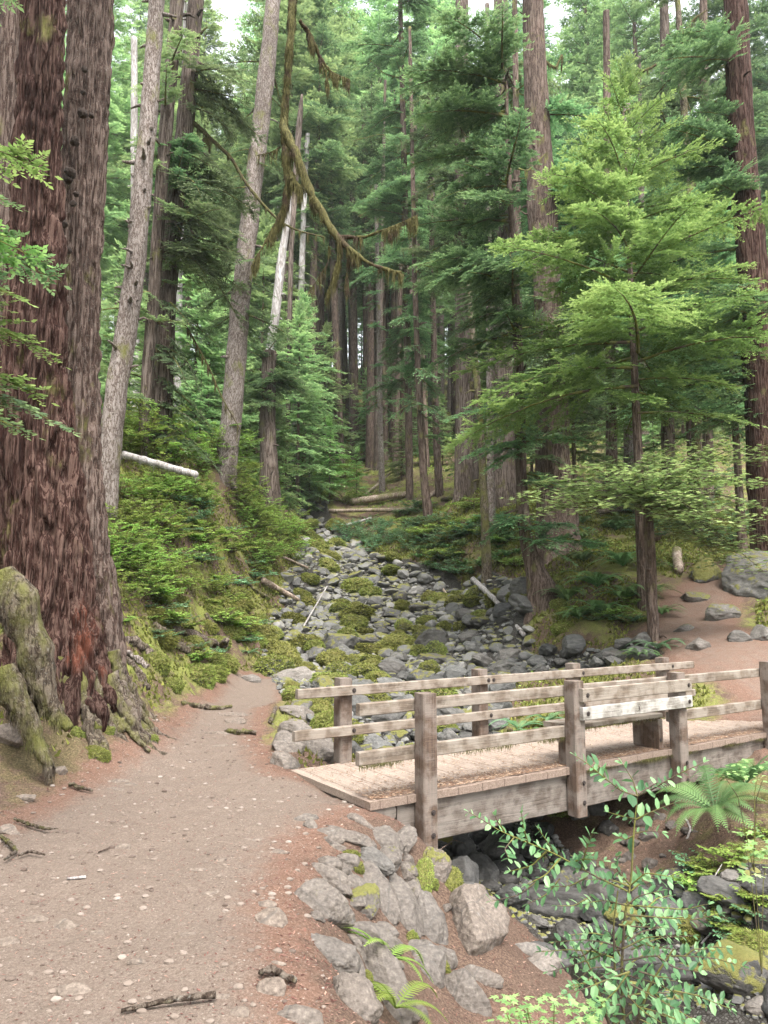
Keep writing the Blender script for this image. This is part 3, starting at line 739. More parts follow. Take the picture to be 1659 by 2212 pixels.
# ------------------------------------------------------------------ stones by the path and under the bridge
def _nm(group, lab):
    return 'moss_hummock' if 'hummock' in lab or 'lump of earth' in lab else 'edging_stone' if group == 'stones edging the path' else 'path_stone' if group == 'stones in the path surface' else 'boulder' if 'boulder' in lab else 'stone'
def place_stone(px, py, wpx, hpx, label, moss=.2, shade=1.0, warm=.6, rot=0, seed=0, sink=.25, d=None, depth=.75, group=None, lean=35, cat='stone', name='stone', sub=None, cuts=None):
    q = hit(px, py) if d is None else P(px, py, d)
    dd = q[1]; wx_, hx_ = wpx / FPX * dd / 2, hpx / FPX * dd / 2
    up = np.array([0, math.sin(math.radians(lean)), math.cos(math.radians(lean))]); rt = np.array([1.0, 0, 0])
    a = math.radians(rot); X = rt * math.cos(a) + up * math.sin(a); Z = -rt * math.sin(a) + up * math.cos(a); Y = np.cross(Z, X)
    M = Matrix(np.stack([X, Y, Z], 1).tolist()); th = min(wx_, hx_) * depth
    me = None
    if name == 'hum' or moss >= .9: me = HUM[seed % 6]
    elif sub:
        V, F = stone_shape(seed * 13 + 5, sub, cuts or 6, .22, .045); me = mesh('stone', V, tris=F, mat=ROCK)
    loc = q + Y * th * sink * (1 if lean > 20 else 1) + np.array([0, 0, 0])
    return stone(_nm(group, label), label, tuple(loc), (wx_ * (1.36 if group == 'stones edging the path' else 1.2), th * 1.3, hx_ * (1.34 if group == 'stones edging the path' else 1.2)), M.to_euler(), moss, shade, warm, group, me, seed, cat)
def z4(x, y): return 603.5 + .3307 * x, 1755.5 + .3307 * y
WALL = [  # zoom x, y, w, h, rot, moss, warm, seed, label
 (430,160,300,95,-10,.1,.8,1,'long flat grey-brown stone topping the path edge below the bridge corner'),
 (350,185,110,50,0,.1,.9,2,'small flat stone tucked left of the long capping stone'),
 (375,235,90,50,-15,.1,.9,3,'small rounded stone half sunk below the long capping stone'),
 (208,92,85,65,-20,.05,.8,4,'fist-sized pale stone loose on the path near the bridge end'),
 (165,45,150,60,8,.05,.8,5,'flat pale stone bedded in the path beside the bridge end'),
 (520,60,170,70,-25,.05,.9,6,'tan slab half buried in dirt just below the deck corner'),
 (690,195,190,180,-20,.3,.7,7,'ridged tan stone at the wall top nearest the bridge post'),
 (810,215,130,200,-30,.3,.7,8,'upright slab right of the ridged stone under the bridge corner'),
 (600,310,240,120,-30,.2,.35,9,'dark grey angular stone with pale lichen along its top'),
 (705,330,130,190,-35,.35,.7,10,'sloping slab right of the dark lichened stone'),
 (455,340,120,105,0,.1,.7,11,'round grey stone left of the dark lichened stone'),
 (312,365,150,110,-10,.05,.8,12,'smooth half-sunk stone at the path edge above the white-spotted stone'),
 (325,440,250,130,-28,.25,.8,13,'stone with a white lichen patch behind the big rounded boulder'),
 (270,625,340,290,-12,.35,.75,14,'big rounded boulder with moss down its right side on the path edge'),
 (530,610,190,260,-25,.62,.6,15,'mossy ridged slab right of the big rounded boulder'),
 (635,545,170,380,28,.25,.7,16,'tall leaning slab split by a pale ridge in the middle of the wall'),
 (500,480,170,120,-20,.15,.7,17,'flat tan stone above the mossy ridged slab'),
 (790,620,200,440,28,.25,.65,18,'tall smooth slab leaning second from the right in the wall'),
 (960,740,190,360,8,.3,.6,19,'pointed triangular slab at the right end of the wall'),
 (560,850,330,200,-12,.42,.65,20,'cracked stone with moss patches above the small green fern'),
 (690,775,160,80,-20,.2,.7,21,'thin flat stone wedged below the tall slabs'),
 (335,935,300,225,-28,.05,.6,22,'smooth grey-violet boulder at the path edge in the foreground'),
 (670,1160,250,470,30,.15,.7,23,'tall smooth foreground slab beside the lower fern'),
 (500,1270,240,330,35,.1,.85,24,'tan foreground slab at the bottom edge left of the tall slab'),
 (970,1010,210,270,35,.2,.6,25,'smooth slab behind the ferns leaning to the right'),
 (1060,960,150,130,-10,.15,.7,26,'blocky stone between the leaning slab and the largest boulder'),
 (1215,1230,240,330,12,.08,.7,27,'smooth oval boulder at the foot of the wall'),
 (1320,1085,200,95,-12,.05,.8,28,'flat grey stone lying in reddish litter below the largest boulder'),
 (1010,380,160,230,-10,.55,.95,30,'brown rotten block of stone directly below the bridge post'),
 (1115,470,120,170,-15,.95,.6,31,'moss-covered stone at the creek side of the wall'),
 (830,390,110,100,0,.4,.7,32,'small stone in the mossy gap right of the sloping slab'),
 (845,470,90,80,0,.4,.7,33,'lower small stone in the mossy gap of the wall'),
 (492,990,75,180,25,.2,.7,34,'narrow upright stone between two foreground boulders'),
 (120,1340,240,120,-5,.05,.9,35,'rough tan stone breaking the path surface at the bottom edge'),
 (880,540,110,150,10,.45,.7,36,'small upright stone behind the tall smooth slab'),
 (930,450,110,210,-15,.9,.6,37,'mossy earth-stained stone left of the rotten block')]
for (x, y, w_, h_, rot, mo, wa, sd, lab) in WALL:
    px, py = z4(x, y)
    place_stone(px, py, w_ * .3307, h_ * .3307, lab, mo, .8, wa * .8, rot, sd, .2, group='stones edging the path', sub=5 if w_ * h_ > 18000 else 4, lean=42, depth=.8)
fs = random.Random(31)
for k in range(46):
    x, y = fs.uniform(200, 1150), fs.uniform(140, 1380)
    if poly_sd([(260,180),(640,90),(900,180),(1120,420),(1080,760),(1150,1000),(1000,1380),(420,1380),(380,1000),(200,760),(300,420)], np.array([x]), np.array([y]))[0] < 0: continue
    w_ = fs.uniform(70, 140); place_stone(*z4(x, y), w_ * .3307, w_ * fs.uniform(.5, .9) * .3307, 'small stone wedged between the larger stones of the path edge', fs.choice([.1, .3, .9]), .7, .65, fs.uniform(-40, 40), fs.randrange(99), .35, group='wedged stones in the path edge', lean=42, depth=.9)
place_stone(*z4(1285,780), 400*.3307, 470*.3307, 'largest pale boulder with white streaks and litter on top at the wall foot', .15, .9, .8, -25, 29, .3, sub=5, cuts=14, depth=.9, lean=40)
# creekside stones seen under and beyond the bridge (photo pixels)
for (px, py, w_, h_, mo, sh, wa, rot, sd, lab) in [
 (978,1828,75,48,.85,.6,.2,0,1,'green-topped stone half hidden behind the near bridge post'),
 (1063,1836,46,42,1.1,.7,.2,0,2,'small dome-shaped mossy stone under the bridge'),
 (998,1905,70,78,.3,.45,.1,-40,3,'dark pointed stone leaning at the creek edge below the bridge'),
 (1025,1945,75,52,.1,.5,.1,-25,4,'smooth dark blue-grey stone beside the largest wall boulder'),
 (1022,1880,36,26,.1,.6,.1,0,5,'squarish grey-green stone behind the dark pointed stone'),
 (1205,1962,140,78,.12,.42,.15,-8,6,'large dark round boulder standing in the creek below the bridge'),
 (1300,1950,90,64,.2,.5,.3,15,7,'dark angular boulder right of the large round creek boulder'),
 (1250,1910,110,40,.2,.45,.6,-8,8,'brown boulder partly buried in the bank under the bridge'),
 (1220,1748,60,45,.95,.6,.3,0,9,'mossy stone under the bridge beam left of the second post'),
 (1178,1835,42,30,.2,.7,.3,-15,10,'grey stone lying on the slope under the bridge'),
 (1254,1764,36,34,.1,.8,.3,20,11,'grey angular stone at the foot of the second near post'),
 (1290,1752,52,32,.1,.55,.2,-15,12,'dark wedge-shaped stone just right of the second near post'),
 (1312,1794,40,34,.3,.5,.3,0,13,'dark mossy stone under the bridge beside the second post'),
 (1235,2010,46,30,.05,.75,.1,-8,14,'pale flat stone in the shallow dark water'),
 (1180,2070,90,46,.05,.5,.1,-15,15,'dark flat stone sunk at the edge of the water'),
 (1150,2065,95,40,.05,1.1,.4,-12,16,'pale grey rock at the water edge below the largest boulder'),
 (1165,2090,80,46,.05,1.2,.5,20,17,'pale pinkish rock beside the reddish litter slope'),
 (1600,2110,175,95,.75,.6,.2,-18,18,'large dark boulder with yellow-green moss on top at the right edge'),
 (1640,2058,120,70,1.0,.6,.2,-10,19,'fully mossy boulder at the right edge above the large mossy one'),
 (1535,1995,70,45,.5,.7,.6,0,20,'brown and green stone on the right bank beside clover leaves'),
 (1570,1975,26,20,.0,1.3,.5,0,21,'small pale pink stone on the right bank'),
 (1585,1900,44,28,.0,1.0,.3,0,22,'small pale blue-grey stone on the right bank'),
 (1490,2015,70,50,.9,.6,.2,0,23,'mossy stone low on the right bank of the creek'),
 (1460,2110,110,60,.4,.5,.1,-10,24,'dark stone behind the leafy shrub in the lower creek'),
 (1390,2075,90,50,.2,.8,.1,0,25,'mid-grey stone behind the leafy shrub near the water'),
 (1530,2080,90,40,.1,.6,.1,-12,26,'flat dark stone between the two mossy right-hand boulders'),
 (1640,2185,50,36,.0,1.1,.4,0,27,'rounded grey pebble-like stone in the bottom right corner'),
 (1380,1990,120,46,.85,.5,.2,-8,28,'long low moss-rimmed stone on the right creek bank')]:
    place_stone(px, py, w_, h_, lab, mo, sh, wa, rot, sd + 60, .15, group='stones under the footbridge', sub=4, lean=15, depth=.9)
# stones left of the bridge end and beyond the far rail
for (px, py, w_, h_, mo, sh, wa, rot, sd, lab) in [
 (628,1470,100,48,.0,1.5,.35,5,1,'big pale grey boulder where the path meets the creek'),
 (693,1462,46,38,.75,.8,.1,0,2,'mossy dark stone right of the big pale boulder'),
 (637,1545,70,36,.25,1.1,.5,-8,3,'flat grey stone left of the first far post'),
 (640,1585,70,54,.35,1.1,.5,-10,4,'wide grey stone under the lower far rail'),
 (688,1622,74,62,.15,1.0,.5,0,5,'rounded boulder touching the left far post'),
 (620,1620,62,60,.2,1.0,.55,-20,6,'rounded boulder at the left end of the deck'),
 (613,1652,60,42,.1,1.1,.6,-25,7,'smooth stone bedded where path and deck meet'),
 (690,1540,55,50,1.1,.7,.1,0,8,'mound of bright moss over a stone beside the far post'),
 (725,1640,60,46,1.0,.6,.1,0,9,'mossy stone below the left far post'),
 (845,1590,62,38,.75,.6,.1,0,10,'mossy block stone in the creek seen between rails'),
 (965,1580,50,38,.95,.7,.1,0,11,'rounded mossy stone left of the second far post'),
 (1000,1490,70,26,1.2,.8,.1,0,12,'bright mossy stone behind the top rail left of the second post'),
 (1075,1483,36,26,1.2,.8,.1,0,13,'small bright mossy stone right of the second far post'),
 (600,1445,50,30,.3,1.3,.2,0,14,'pale stone in a row along the creek margin'),
 (652,1430,40,34,.0,1.4,.1,20,15,'pointed light grey stone in the creek behind the big pale boulder'),
 (540,1470,40,22,.2,1.2,.4,0,16,'small pale stone at the far end of the path')]:
    place_stone(px, py, w_, h_, lab, mo, sh, wa, rot, sd + 90, .15, group='stones near the bridge end', sub=4, lean=15, depth=.9)
for (px, py, w_, h_, mo, sh, wa, rot, sd, lab) in [
 (1668,1262,176,140,.55,1.0,.15,-15,1,'huge grey boulder with a lichened face on the right bank'),
 (1520,1245,66,70,.85,1.1,.1,0,2,'tall boulder half green with moss left of the huge boulder'),
 (1560,1335,70,52,.55,1.1,.3,-10,3,'blocky boulder with a mossy corner in the right trail'),
 (1598,1382,56,34,.15,.9,.3,-10,4,'flat-topped stone above the right end of the bridge'),
 (1645,1378,60,46,.1,1.0,.3,20,5,'tilted grey stone at the right edge above the bridge'),
 (1508,1400,44,40,.1,.9,.5,0,6,'upright rough stone beside the right-hand fern'),
 (1478,1362,44,26,.5,.8,.5,0,7,'low mossy stone in the middle of the right trail'),
 (1500,1295,60,30,.6,.8,.5,0,8,'mossy stone at the foot of the tall half-mossy boulder')]:
    place_stone(px, py, w_, h_, lab, mo, sh, wa, rot, sd + 120, .1, group='boulders on the right bank', sub=5 if w_ > 60 else 4, lean=5, depth=1.0, cuts=16, cat='boulder')
# half-sunk stones in the path
PS = [(30,2400,60,30)]
pth = []
for (px, py, w_, h_, lab) in [(140,2000,52,30,'smooth pale stone on the left side of the path'),(585,1990,58,44,'flat angular pale stone flush in the path'),(75,1990,60,22,'brown stone at the left path edge'),
 (15,2040,46,24,'round stone cut by the left edge of the photo'),(155,2145,70,30,'grey flat stone near the bottom left of the path'),(470,1585,50,12,'thin flat stone across the path near the roots'),
 (505,1560,44,22,'pale slab in the far part of the path'),(480,1612,40,10,'dark thin stone lying on the path'),(500,1545,60,14,'flat stone at the far bend of the path'),(255,1690,40,14,'small stone at the left edge of the path'),
 (280,1695,32,10,'thin pale stone beside the left path edge'),(268,1832,34,16,'pale stone flush in the middle left of the path'),(250,1706,36,12,'weathered chip of stone near the roots'),
 (602,1842,40,14,'thin grey stone in the path near the wall'),(575,1957,38,18,'rounded stone just left of the big wall boulder'),(300,2080,40,18,'rounded stone flush in the lower path'),
 (475,2155,36,18,'pale stone at the bottom middle of the path'),(520,2195,40,22,'upright pale stone near the bottom edge'),(600,2085,30,12,'yellowish stone in the lower path'),(405,2020,30,16,'pale rounded stone in the centre of the path'),
 (212,2018,30,14,'low stone left of the path centre'),(590,2140,60,40,'rough dark stone with a root over it at the bottom'),(480,1860,26,14,'rounded pale pebble stone mid path'),(430,1880,30,10,'thin pale stone lying mid path'),
 (545,1815,36,10,'thin stone flush in the path below the bridge end'),(455,1930,30,12,'low pale stone in the centre of the path')]:
    place_stone(px, py, w_, h_, lab, 0, .82, 1.0, 0, px, .0, group='stones in the path surface', lean=60, depth=.5)
for (px, py, w_, h_, lab) in [(20,1595,60,56,'tan angular stone on the left dirt bank'),(20,1800,46,30,'small tan stone low on the left dirt bank'),(55,1725,40,22,'small stone in the root-filled left bank'),(130,1668,36,26,'stone among the exposed roots left of the path')]:
    place_stone(px, py, w_, h_, lab, .15, .95, .9, 0, px, .1, group='stones in the left dirt bank', lean=20, depth=.8)

hr = random.Random(17)
def in_poly(poly):
    xs = [p[0] for p in poly]; ys = [p[1] for p in poly]
    while True:
        x, y = hr.uniform(min(xs), max(xs)), hr.uniform(min(ys), max(ys))
        if poly_sd(poly, np.array([x]), np.array([y]))[0] > 0: return x, y
for poly, n_h, a0, a1, lab, grp in (
 ([(300,1330),(400,1290),(480,1270),(585,1290),(560,1400),(450,1470),(350,1500),(285,1420)], 30, 34, 84, 'moss-covered hummock bulging from the left bank face', 'hummocks on the left bank'),
 ([(200,1470),(290,1480),(330,1600),(250,1640),(190,1640),(150,1600)], 9, 30, 60, 'dark mossy lump of earth at the foot of the giant trees', 'lumps at the foot of the giants'),
 ([(1060,1250),(1150,1260),(1240,1300),(1230,1360),(1130,1330),(1070,1300)], 14, 30, 60, 'moss-covered hummock at the foot of the hollow root stump', 'hummocks on the right bank'),
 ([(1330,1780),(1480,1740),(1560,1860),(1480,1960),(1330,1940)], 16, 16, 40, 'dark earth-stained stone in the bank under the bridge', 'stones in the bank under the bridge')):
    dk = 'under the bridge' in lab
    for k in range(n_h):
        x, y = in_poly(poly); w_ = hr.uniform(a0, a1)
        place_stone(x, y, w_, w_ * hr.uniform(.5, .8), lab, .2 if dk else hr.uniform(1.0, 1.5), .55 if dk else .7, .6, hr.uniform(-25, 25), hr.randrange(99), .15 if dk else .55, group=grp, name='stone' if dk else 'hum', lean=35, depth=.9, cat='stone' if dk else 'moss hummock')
# ------------------------------------------------------------------ creek stones
def in_view(x, y, z, m=1.06):
    dx, dy, dz = x, y, z - CAM_H
    f = dy * cp + dz * sp; u = -dy * sp + dz * cp
    return (f > .5) & (abs(dx) / f < .52 * m) & (abs(u) / f < .693 * m)
def px_of(x, y, z):
    dz = z - CAM_H; f = y * cp + dz * sp; u = -y * sp + dz * cp
    return 829.5 + FPX * x / f, 1106 - FPX * u / f, f
cand = []
pts_x, pts_y, pts_r = [], [], []
GR = {}
def try_put(x, y, r):
    c = .9
    gx, gy = int(x / c), int(y / c)
    for a in range(gx - 2, gx + 3):
        for b in range(gy - 2, gy + 3):
            for (X, Y, R) in GR.get((a, b), ()):
                if (X - x) ** 2 + (Y - y) ** 2 < (.74 * (R + r)) ** 2: return False
    GR.setdefault((gx, gy), []).append((x, y, r)); return True
cx = np.array([c[0] for c in creek]); cy = np.array([c[1] for c in creek]); cw = np.array([c[2] for c in creek])
def scatter_creek(n, rlo, rhi, y0, y1, seed):
    r_ = np.random.default_rng(seed); got = []
    tries = 0
    while len(got) < n and tries < n * 12:
        tries += 1
        y = y0 + (y1 - y0) * r_.random() ** (.9); xc = np.interp(y, cy, cx); ww = np.interp(y, cy, cw)
        x = xc + r_.uniform(-1.03, 1.03) * ww; r = rlo * (rhi / rlo) ** (r_.random() ** 1.6)
        if y < 10.5 and 6.0 < y and False: continue
        if try_put(x, y, r): got.append((x, y, r))
    return got
def scatter_spur(n, rlo, rhi, seed):
    r_ = np.random.default_rng(seed); got = []
    for _ in range(n * 8):
        if len(got) >= n: break
        k = r_.integers(0, len(spur) - 1); t = r_.random(); a, b = np.array(spur[k]), np.array(spur[k + 1]); c = a + (b - a) * t
        v = b[:2] - a[:2]; v /= np.linalg.norm(v); o_ = r_.uniform(-1.1, 1.1) * c[2]; x, y = c[0] - v[1] * o_, c[1] + v[0] * o_; r = rlo * (rhi / rlo) ** (r_.random() ** 1.6)
        if try_put(x, y, r): got.append((x, y, r))
    return got
big = scatter_spur(26, .2, .42, 8) + scatter_creek(150, .30, .62, 12.3, 40, 1) + scatter_creek(300, .17, .34, 10.5, 38, 2) + scatter_creek(90, .12, .28, 5.2, 10.5, 3)
small = scatter_creek(3800, .06, .16, 10.5, 36, 4) + scatter_creek(3200, .02, .08, 4.8, 10.5, 5) + scatter_spur(500, .05, .15, 9)
rr = random.Random(9)
def mossy_at(x, y):
    xc = float(np.interp(y, cy, cx)); ww = float(np.interp(y, cy, cw)); s = (x - xc) / ww
    m = .50 + .75 * min(1, max(0, (y - 17) / 10)) - .42 * s * (y < 27) + rr.gauss(0, .28)
    if y < 10.5: m = rr.uniform(0, .45)
    return m
info = []
for (x, y, r) in big:
    z = hz(x, y)
    if not in_view(x, y, z): continue
    px, py, f = px_of(x, y, z); info.append((r / f, x, y, r, z, px, py))
info.sort(reverse=True)
main, rest = info[:262], info[262:]
for (_, x, y, r, z, px, py) in main:
    m = mossy_at(x, y)
    look = 'wholly moss-covered' if m > .85 else 'moss-topped grey' if m > .55 else 'grey stone with a little moss,' if m > .3 else 'bare grey'
    size = 'large' if r > .42 else 'mid-sized' if r > .24 else 'small'
    where = ('under or in front of the footbridge' if y < 10.5 else 'just beyond the far bridge rail' if y < 15 else 'at the left side of the lower creek bed' if (y < 22 and px < 760) else
             'at the right side of the lower creek bed' if (y < 22 and px > 980) else 'in the middle of the lower creek bed' if y < 22 else
             'in the upper creek bed near the left bank' if px < 740 else 'in the upper creek bed near the right bank' if px > 900 else 'in the middle of the upper creek bed')
    asp = rr.uniform(.7, 1.0)
    stone('creek_stone', f'{size} {look} stone {where}'.replace('stone with a little moss, stone', 'stone with a little moss'), (x, y, z + r * rr.uniform(.05, .3)), (r * rr.uniform(.9, 1.3), r * asp, r * rr.uniform(.5, .85)),
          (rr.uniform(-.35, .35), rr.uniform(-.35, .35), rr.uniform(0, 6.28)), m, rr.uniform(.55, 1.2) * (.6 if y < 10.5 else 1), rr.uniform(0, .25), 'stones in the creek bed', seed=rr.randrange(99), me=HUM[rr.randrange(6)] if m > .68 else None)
LOW = [stone_shape(300 + k, 2, 7, .1, .05) for k in range(10)]
def m_small():
    n = N('creek_cobbles'); p = n.pos(); t = n.attr('tone'); f = n.noise(p, 40, 4, .7)
    c = n.ramp(t, [(0, (.022, .022, .022)), (.45, (.062, .062, .06)), (.75, (.12, .118, .11)), (1, (.20, .19, .175))])
    c = n.mix(.25, c, n.mix(f, (.03, .03, .03), (.5, .48, .45)))
    mk = n.mr(n.math('ADD', n.math('MULTIPLY', n.up(), .35), n.math('SUBTRACT', n.noise(p, 1.6, 4, .7), .62)), .12, .22)
    c = n.mix(mk, c, n.mix(n.noise(p, 55, 3), (.05, .053, .017), (.185, .175, .050)))
    return n.finish(c, .8, n.bump(f, .4, .01), .3)
SMALLM = m_small()
def rotm(a, b, c):
    return np.array(Matrix.Rotation(c, 3, 'Z') @ Matrix.Rotation(b, 3, 'Y') @ Matrix.Rotation(a, 3, 'X'))
mb = MB()
for (x, y, r) in small + [(i[1], i[2], i[3]) for i in rest]:
    V, F = LOW[rr.randrange(10)]; z = hz(x, y)
    if not in_view(x, y, z, 1.15): continue
    S = V * np.array([r * rr.uniform(.8, 1.3), r, r * rr.uniform(.45, .8)]) @ rotm(rr.uniform(-.4, .4), rr.uniform(-.4, .4), rr.uniform(0, 6)).T
    mb.add(S + [x, y, z + r * .15], T=F, tone=rr.random())
o = obj('creek_cobbles', mb.build('creek_cobbles', SMALLM, False)); tag(o, 'bed of small grey cobbles filling the gaps between creek stones', 'cobbles', kind='stuff')

# ------------------------------------------------------------------ needle sprays, boughs, crowns
def spray(L, seed, leaf=.13, droop=.18, dens=1.0, wid=.42, fill=1.0):
    "one flat drooping hemlock bough lying along +X: returns leaf verts, tris, tone, and axis points"
    r = np.random.default_rng(seed)
    ns = max(7, int(L / (leaf * 1.45)))
    V = []; T = []; A = []
    def axis(s): return np.array([s * L, math.sin(s * 3 + seed) * .03 * L, -droop * L * s * s + .03 * L * math.sin(2.5 * s)])
    base = []; dirs = []; lens = []; tones = []
    def frond(b0, ang, l1, dz, s, tn_, lev):
        d1 = np.array([math.cos(ang), math.sin(ang), dz]); cur = r.uniform(-.35, .05)
        n2 = max(2, int(l1 / (leaf * .40)))
        for j in range(n2 + 1):
            q = (j + .35) / (n2 + 1); p = b0 + d1 * l1 * q + np.array([0, 0, cur * l1 * q * q])
            env2 = (1 - q) ** .5 * .75 + .35
            for s2 in (-1, 1):
                if r.random() > .94: continue
                a2 = ang + s2 * math.radians(r.uniform(42, 68))
                base.append(p); dirs.append([math.cos(a2), math.sin(a2), r.uniform(-.3, .25) + dz * .5]); lens.append(leaf * env2 * r.uniform(.65, 1.2)); tones.append(.16 + .48 * q + .2 * s + tn_ + r.uniform(-.13, .13))  # paler tips: new growth, plus the shade of the spray's interior put into tone
        base.append(b0 + d1 * l1 * .96 + np.array([0, 0, cur * l1])); dirs.append(d1 + [0, 0, r.uniform(-.2, .3)]); lens.append(leaf * .95); tones.append(.85 + tn_)
        if lev and l1 > leaf * 4:
            for q in np.arange(.25, .85, max(.12, leaf * 2.0 / l1)):
                s3 = 1 if r.random() < .5 else -1
                frond(b0 + d1 * l1 * q + np.array([0, 0, cur * l1 * q * q]), ang + s3 * math.radians(r.uniform(30, 50)), l1 * (1 - q) * r.uniform(.45, .8), dz + r.uniform(-.1, .15), s, tn_ + .05, 0)
    for i in range(ns):
        s = .10 + .90 * (i + r.uniform(-.35, .35)) / ns; s = min(max(s, .05), 1)
        for sd_ in (-1, 1):
            if r.random() > .92 * fill: continue
            env = (1 - s) ** .75 * min(1, s * 5 + .25) + .07
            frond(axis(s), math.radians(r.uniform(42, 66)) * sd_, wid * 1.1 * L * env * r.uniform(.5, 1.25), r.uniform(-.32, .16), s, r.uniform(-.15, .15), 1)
    base.append(axis(1.0)); dirs.append([1, 0, -.3]); lens.append(leaf); tones.append(.9)
    base = np.array(base); dirs = np.array(dirs); lens = np.array(lens)[:, None]; dirs /= np.linalg.norm(dirs, axis=1)[:, None]
    sidev = np.cross(dirs, [0, 0, 1]); sidev /= np.linalg.norm(sidev, axis=1)[:, None] + 1e-9
    sidev = sidev + np.stack([np.zeros(len(base)), np.zeros(len(base)), r.uniform(-.5, .5, len(base))], 1)
    wv = sidev * lens * .24
    n = len(base); tip = base + dirs * lens; mid = base + dirs * lens * .45
    V = np.stack([base, mid + wv, tip, mid - wv], 1).reshape(-1, 3)
    k = np.arange(n)[:, None] * 4
    T = np.vstack([k + [0, 1, 2], k + [0, 2, 3]])
    A = np.repeat(np.clip(tones, 0, 1), 4)
    ax = np.array([axis(s) for s in np.linspace(0, .92, 6)])
    return V, T, A, ax
SPR = {}
def get_spray(L, leaf, fill=1.0):
    Lq = min([1.0, 1.6, 2.4, 3.3, 4.4], key=lambda q: abs(q - L)); k = (Lq, leaf, fill)
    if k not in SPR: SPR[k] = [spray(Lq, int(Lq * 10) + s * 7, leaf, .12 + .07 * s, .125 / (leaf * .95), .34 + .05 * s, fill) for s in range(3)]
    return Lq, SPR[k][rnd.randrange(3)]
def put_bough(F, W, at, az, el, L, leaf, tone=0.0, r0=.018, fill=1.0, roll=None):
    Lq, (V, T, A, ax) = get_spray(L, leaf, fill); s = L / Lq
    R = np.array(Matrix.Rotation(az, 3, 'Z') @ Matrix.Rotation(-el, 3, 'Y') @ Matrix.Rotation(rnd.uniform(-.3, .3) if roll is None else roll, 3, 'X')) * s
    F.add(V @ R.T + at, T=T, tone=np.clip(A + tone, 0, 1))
    if W is not None:
        a = ax @ R.T + at; W.add(*tube(a, np.linspace(r0 * L / 2 + .006, .004, len(a)), 4, False))
def crown_arrays(H, R, z0, nb, leaf, seed, shape=.75, fill=1.0, conic=1.0, el_lo=-.12, el_hi=.35, az=None):
    rs = rnd.getstate(); rnd.seed(seed)
    F, W = MB(), MB(); az0 = rnd.uniform(0, 6)
    for i in range(nb):
        q = (i + rnd.random()) / nb; q = q ** .9
        z = z0 + (H - z0) * q
        rad = R * ((1 - q) ** shape) * rnd.uniform(.4, 1.3) * min(1, .55 + q * 4) + .25
        a = az0 + i * 2.39996 + rnd.uniform(-.5, .5)
        if az is not None: a = az[0] + (a % 6.28318) / 6.28318 * (az[1] - az[0])
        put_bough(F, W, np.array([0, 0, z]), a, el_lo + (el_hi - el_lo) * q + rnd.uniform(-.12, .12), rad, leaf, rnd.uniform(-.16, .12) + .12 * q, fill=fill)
    for k in range(3):   # leader
        put_bough(F, None, np.array([0, 0, H - .5]), rnd.uniform(0, 6), 1.3, .9, leaf, .2)
    rnd.setstate(rs)
    return F, W

def trunk_arrays(pts, rad, sides=24, dz=.25, furrow=.0, fs=6.0, flare=0.0, lobes=5, seed=0, zflare=1.2, base_noise=.06):
    pts = np.asarray(pts, float); rad = np.asarray(rad, float)
    pr = np.column_stack([pts, rad]); L = np.linalg.norm(np.diff(pts, axis=0), axis=1).sum()
    n = max(8, int(L / dz)); pr = resample(pr, n)
    c = pr[:, :3]; r = pr[:, 3]
    th = np.arange(sides) / sides * 2 * math.pi
    TH, _ = np.meshgrid(th, np.arange(n)); CX = np.cos(TH); CY = np.sin(TH)
    P0 = np.stack([c[:, 0:1] + r[:, None] * CX, c[:, 1:2] + r[:, None] * CY, c[:, 2:3] + 0 * CX], -1).reshape(-1, 3)
    d = fbm(P0 * [1, 1, .35], .9 / max(.25, r.mean()), 2, seed).reshape(n, sides) * base_noise * r[:, None] * 2
    if flare:
        hgt = (c[:, 2] - c[0, 2])[:, None]
        lob = .55 + .45 * np.sin(TH * lobes + seed) + .3 * np.sin(TH * (lobes - 2) + seed * 2.1)
        d += r[:, None] * flare * np.exp(-hgt / zflare) * np.clip(lob, .05, 2)
    if furrow:
        q = P0 * [fs, fs, fs * .075]; wq = fbm(P0, 2.0, 2, seed)[:, None] * .5
        rg = 1 - np.abs(perlin(q + wq + seed)) * 2.4; rg2 = 1 - np.abs(perlin(q * 2.1 + 9)) * 2.4
        pl_ = perlin(P0 * [fs * 1.4, fs * 1.4, fs * .8] + 4)
        d += (-(np.clip(rg, 0, 1) ** 2.2) * furrow * .7 - (np.clip(rg2, 0, 1) ** 2) * furrow * .5 + pl_ * furrow * .6).reshape(n, sides)
    R_ = r[:, None] + d
    V = np.stack([c[:, 0:1] + R_ * CX, c[:, 1:2] + R_ * CY, c[:, 2:3] + 0 * CX], -1).reshape(-1, 3)
    i = np.arange(n - 1)[:, None] * sides; j = np.arange(sides)[None, :]; j2 = (j + 1) % sides
    Q = np.stack([i + j, i + j2, i + sides + j2, i + sides + j], -1).reshape(-1, 4)
    top = len(V); V = np.vstack([V, c[-1:] + [0, 0, r[-1] * .4]]); e = (n - 1) * sides; k = np.arange(sides)
    T = np.stack([e + k, e + (k + 1) % sides, np.full(sides, top)], 1)
    return V, Q, T
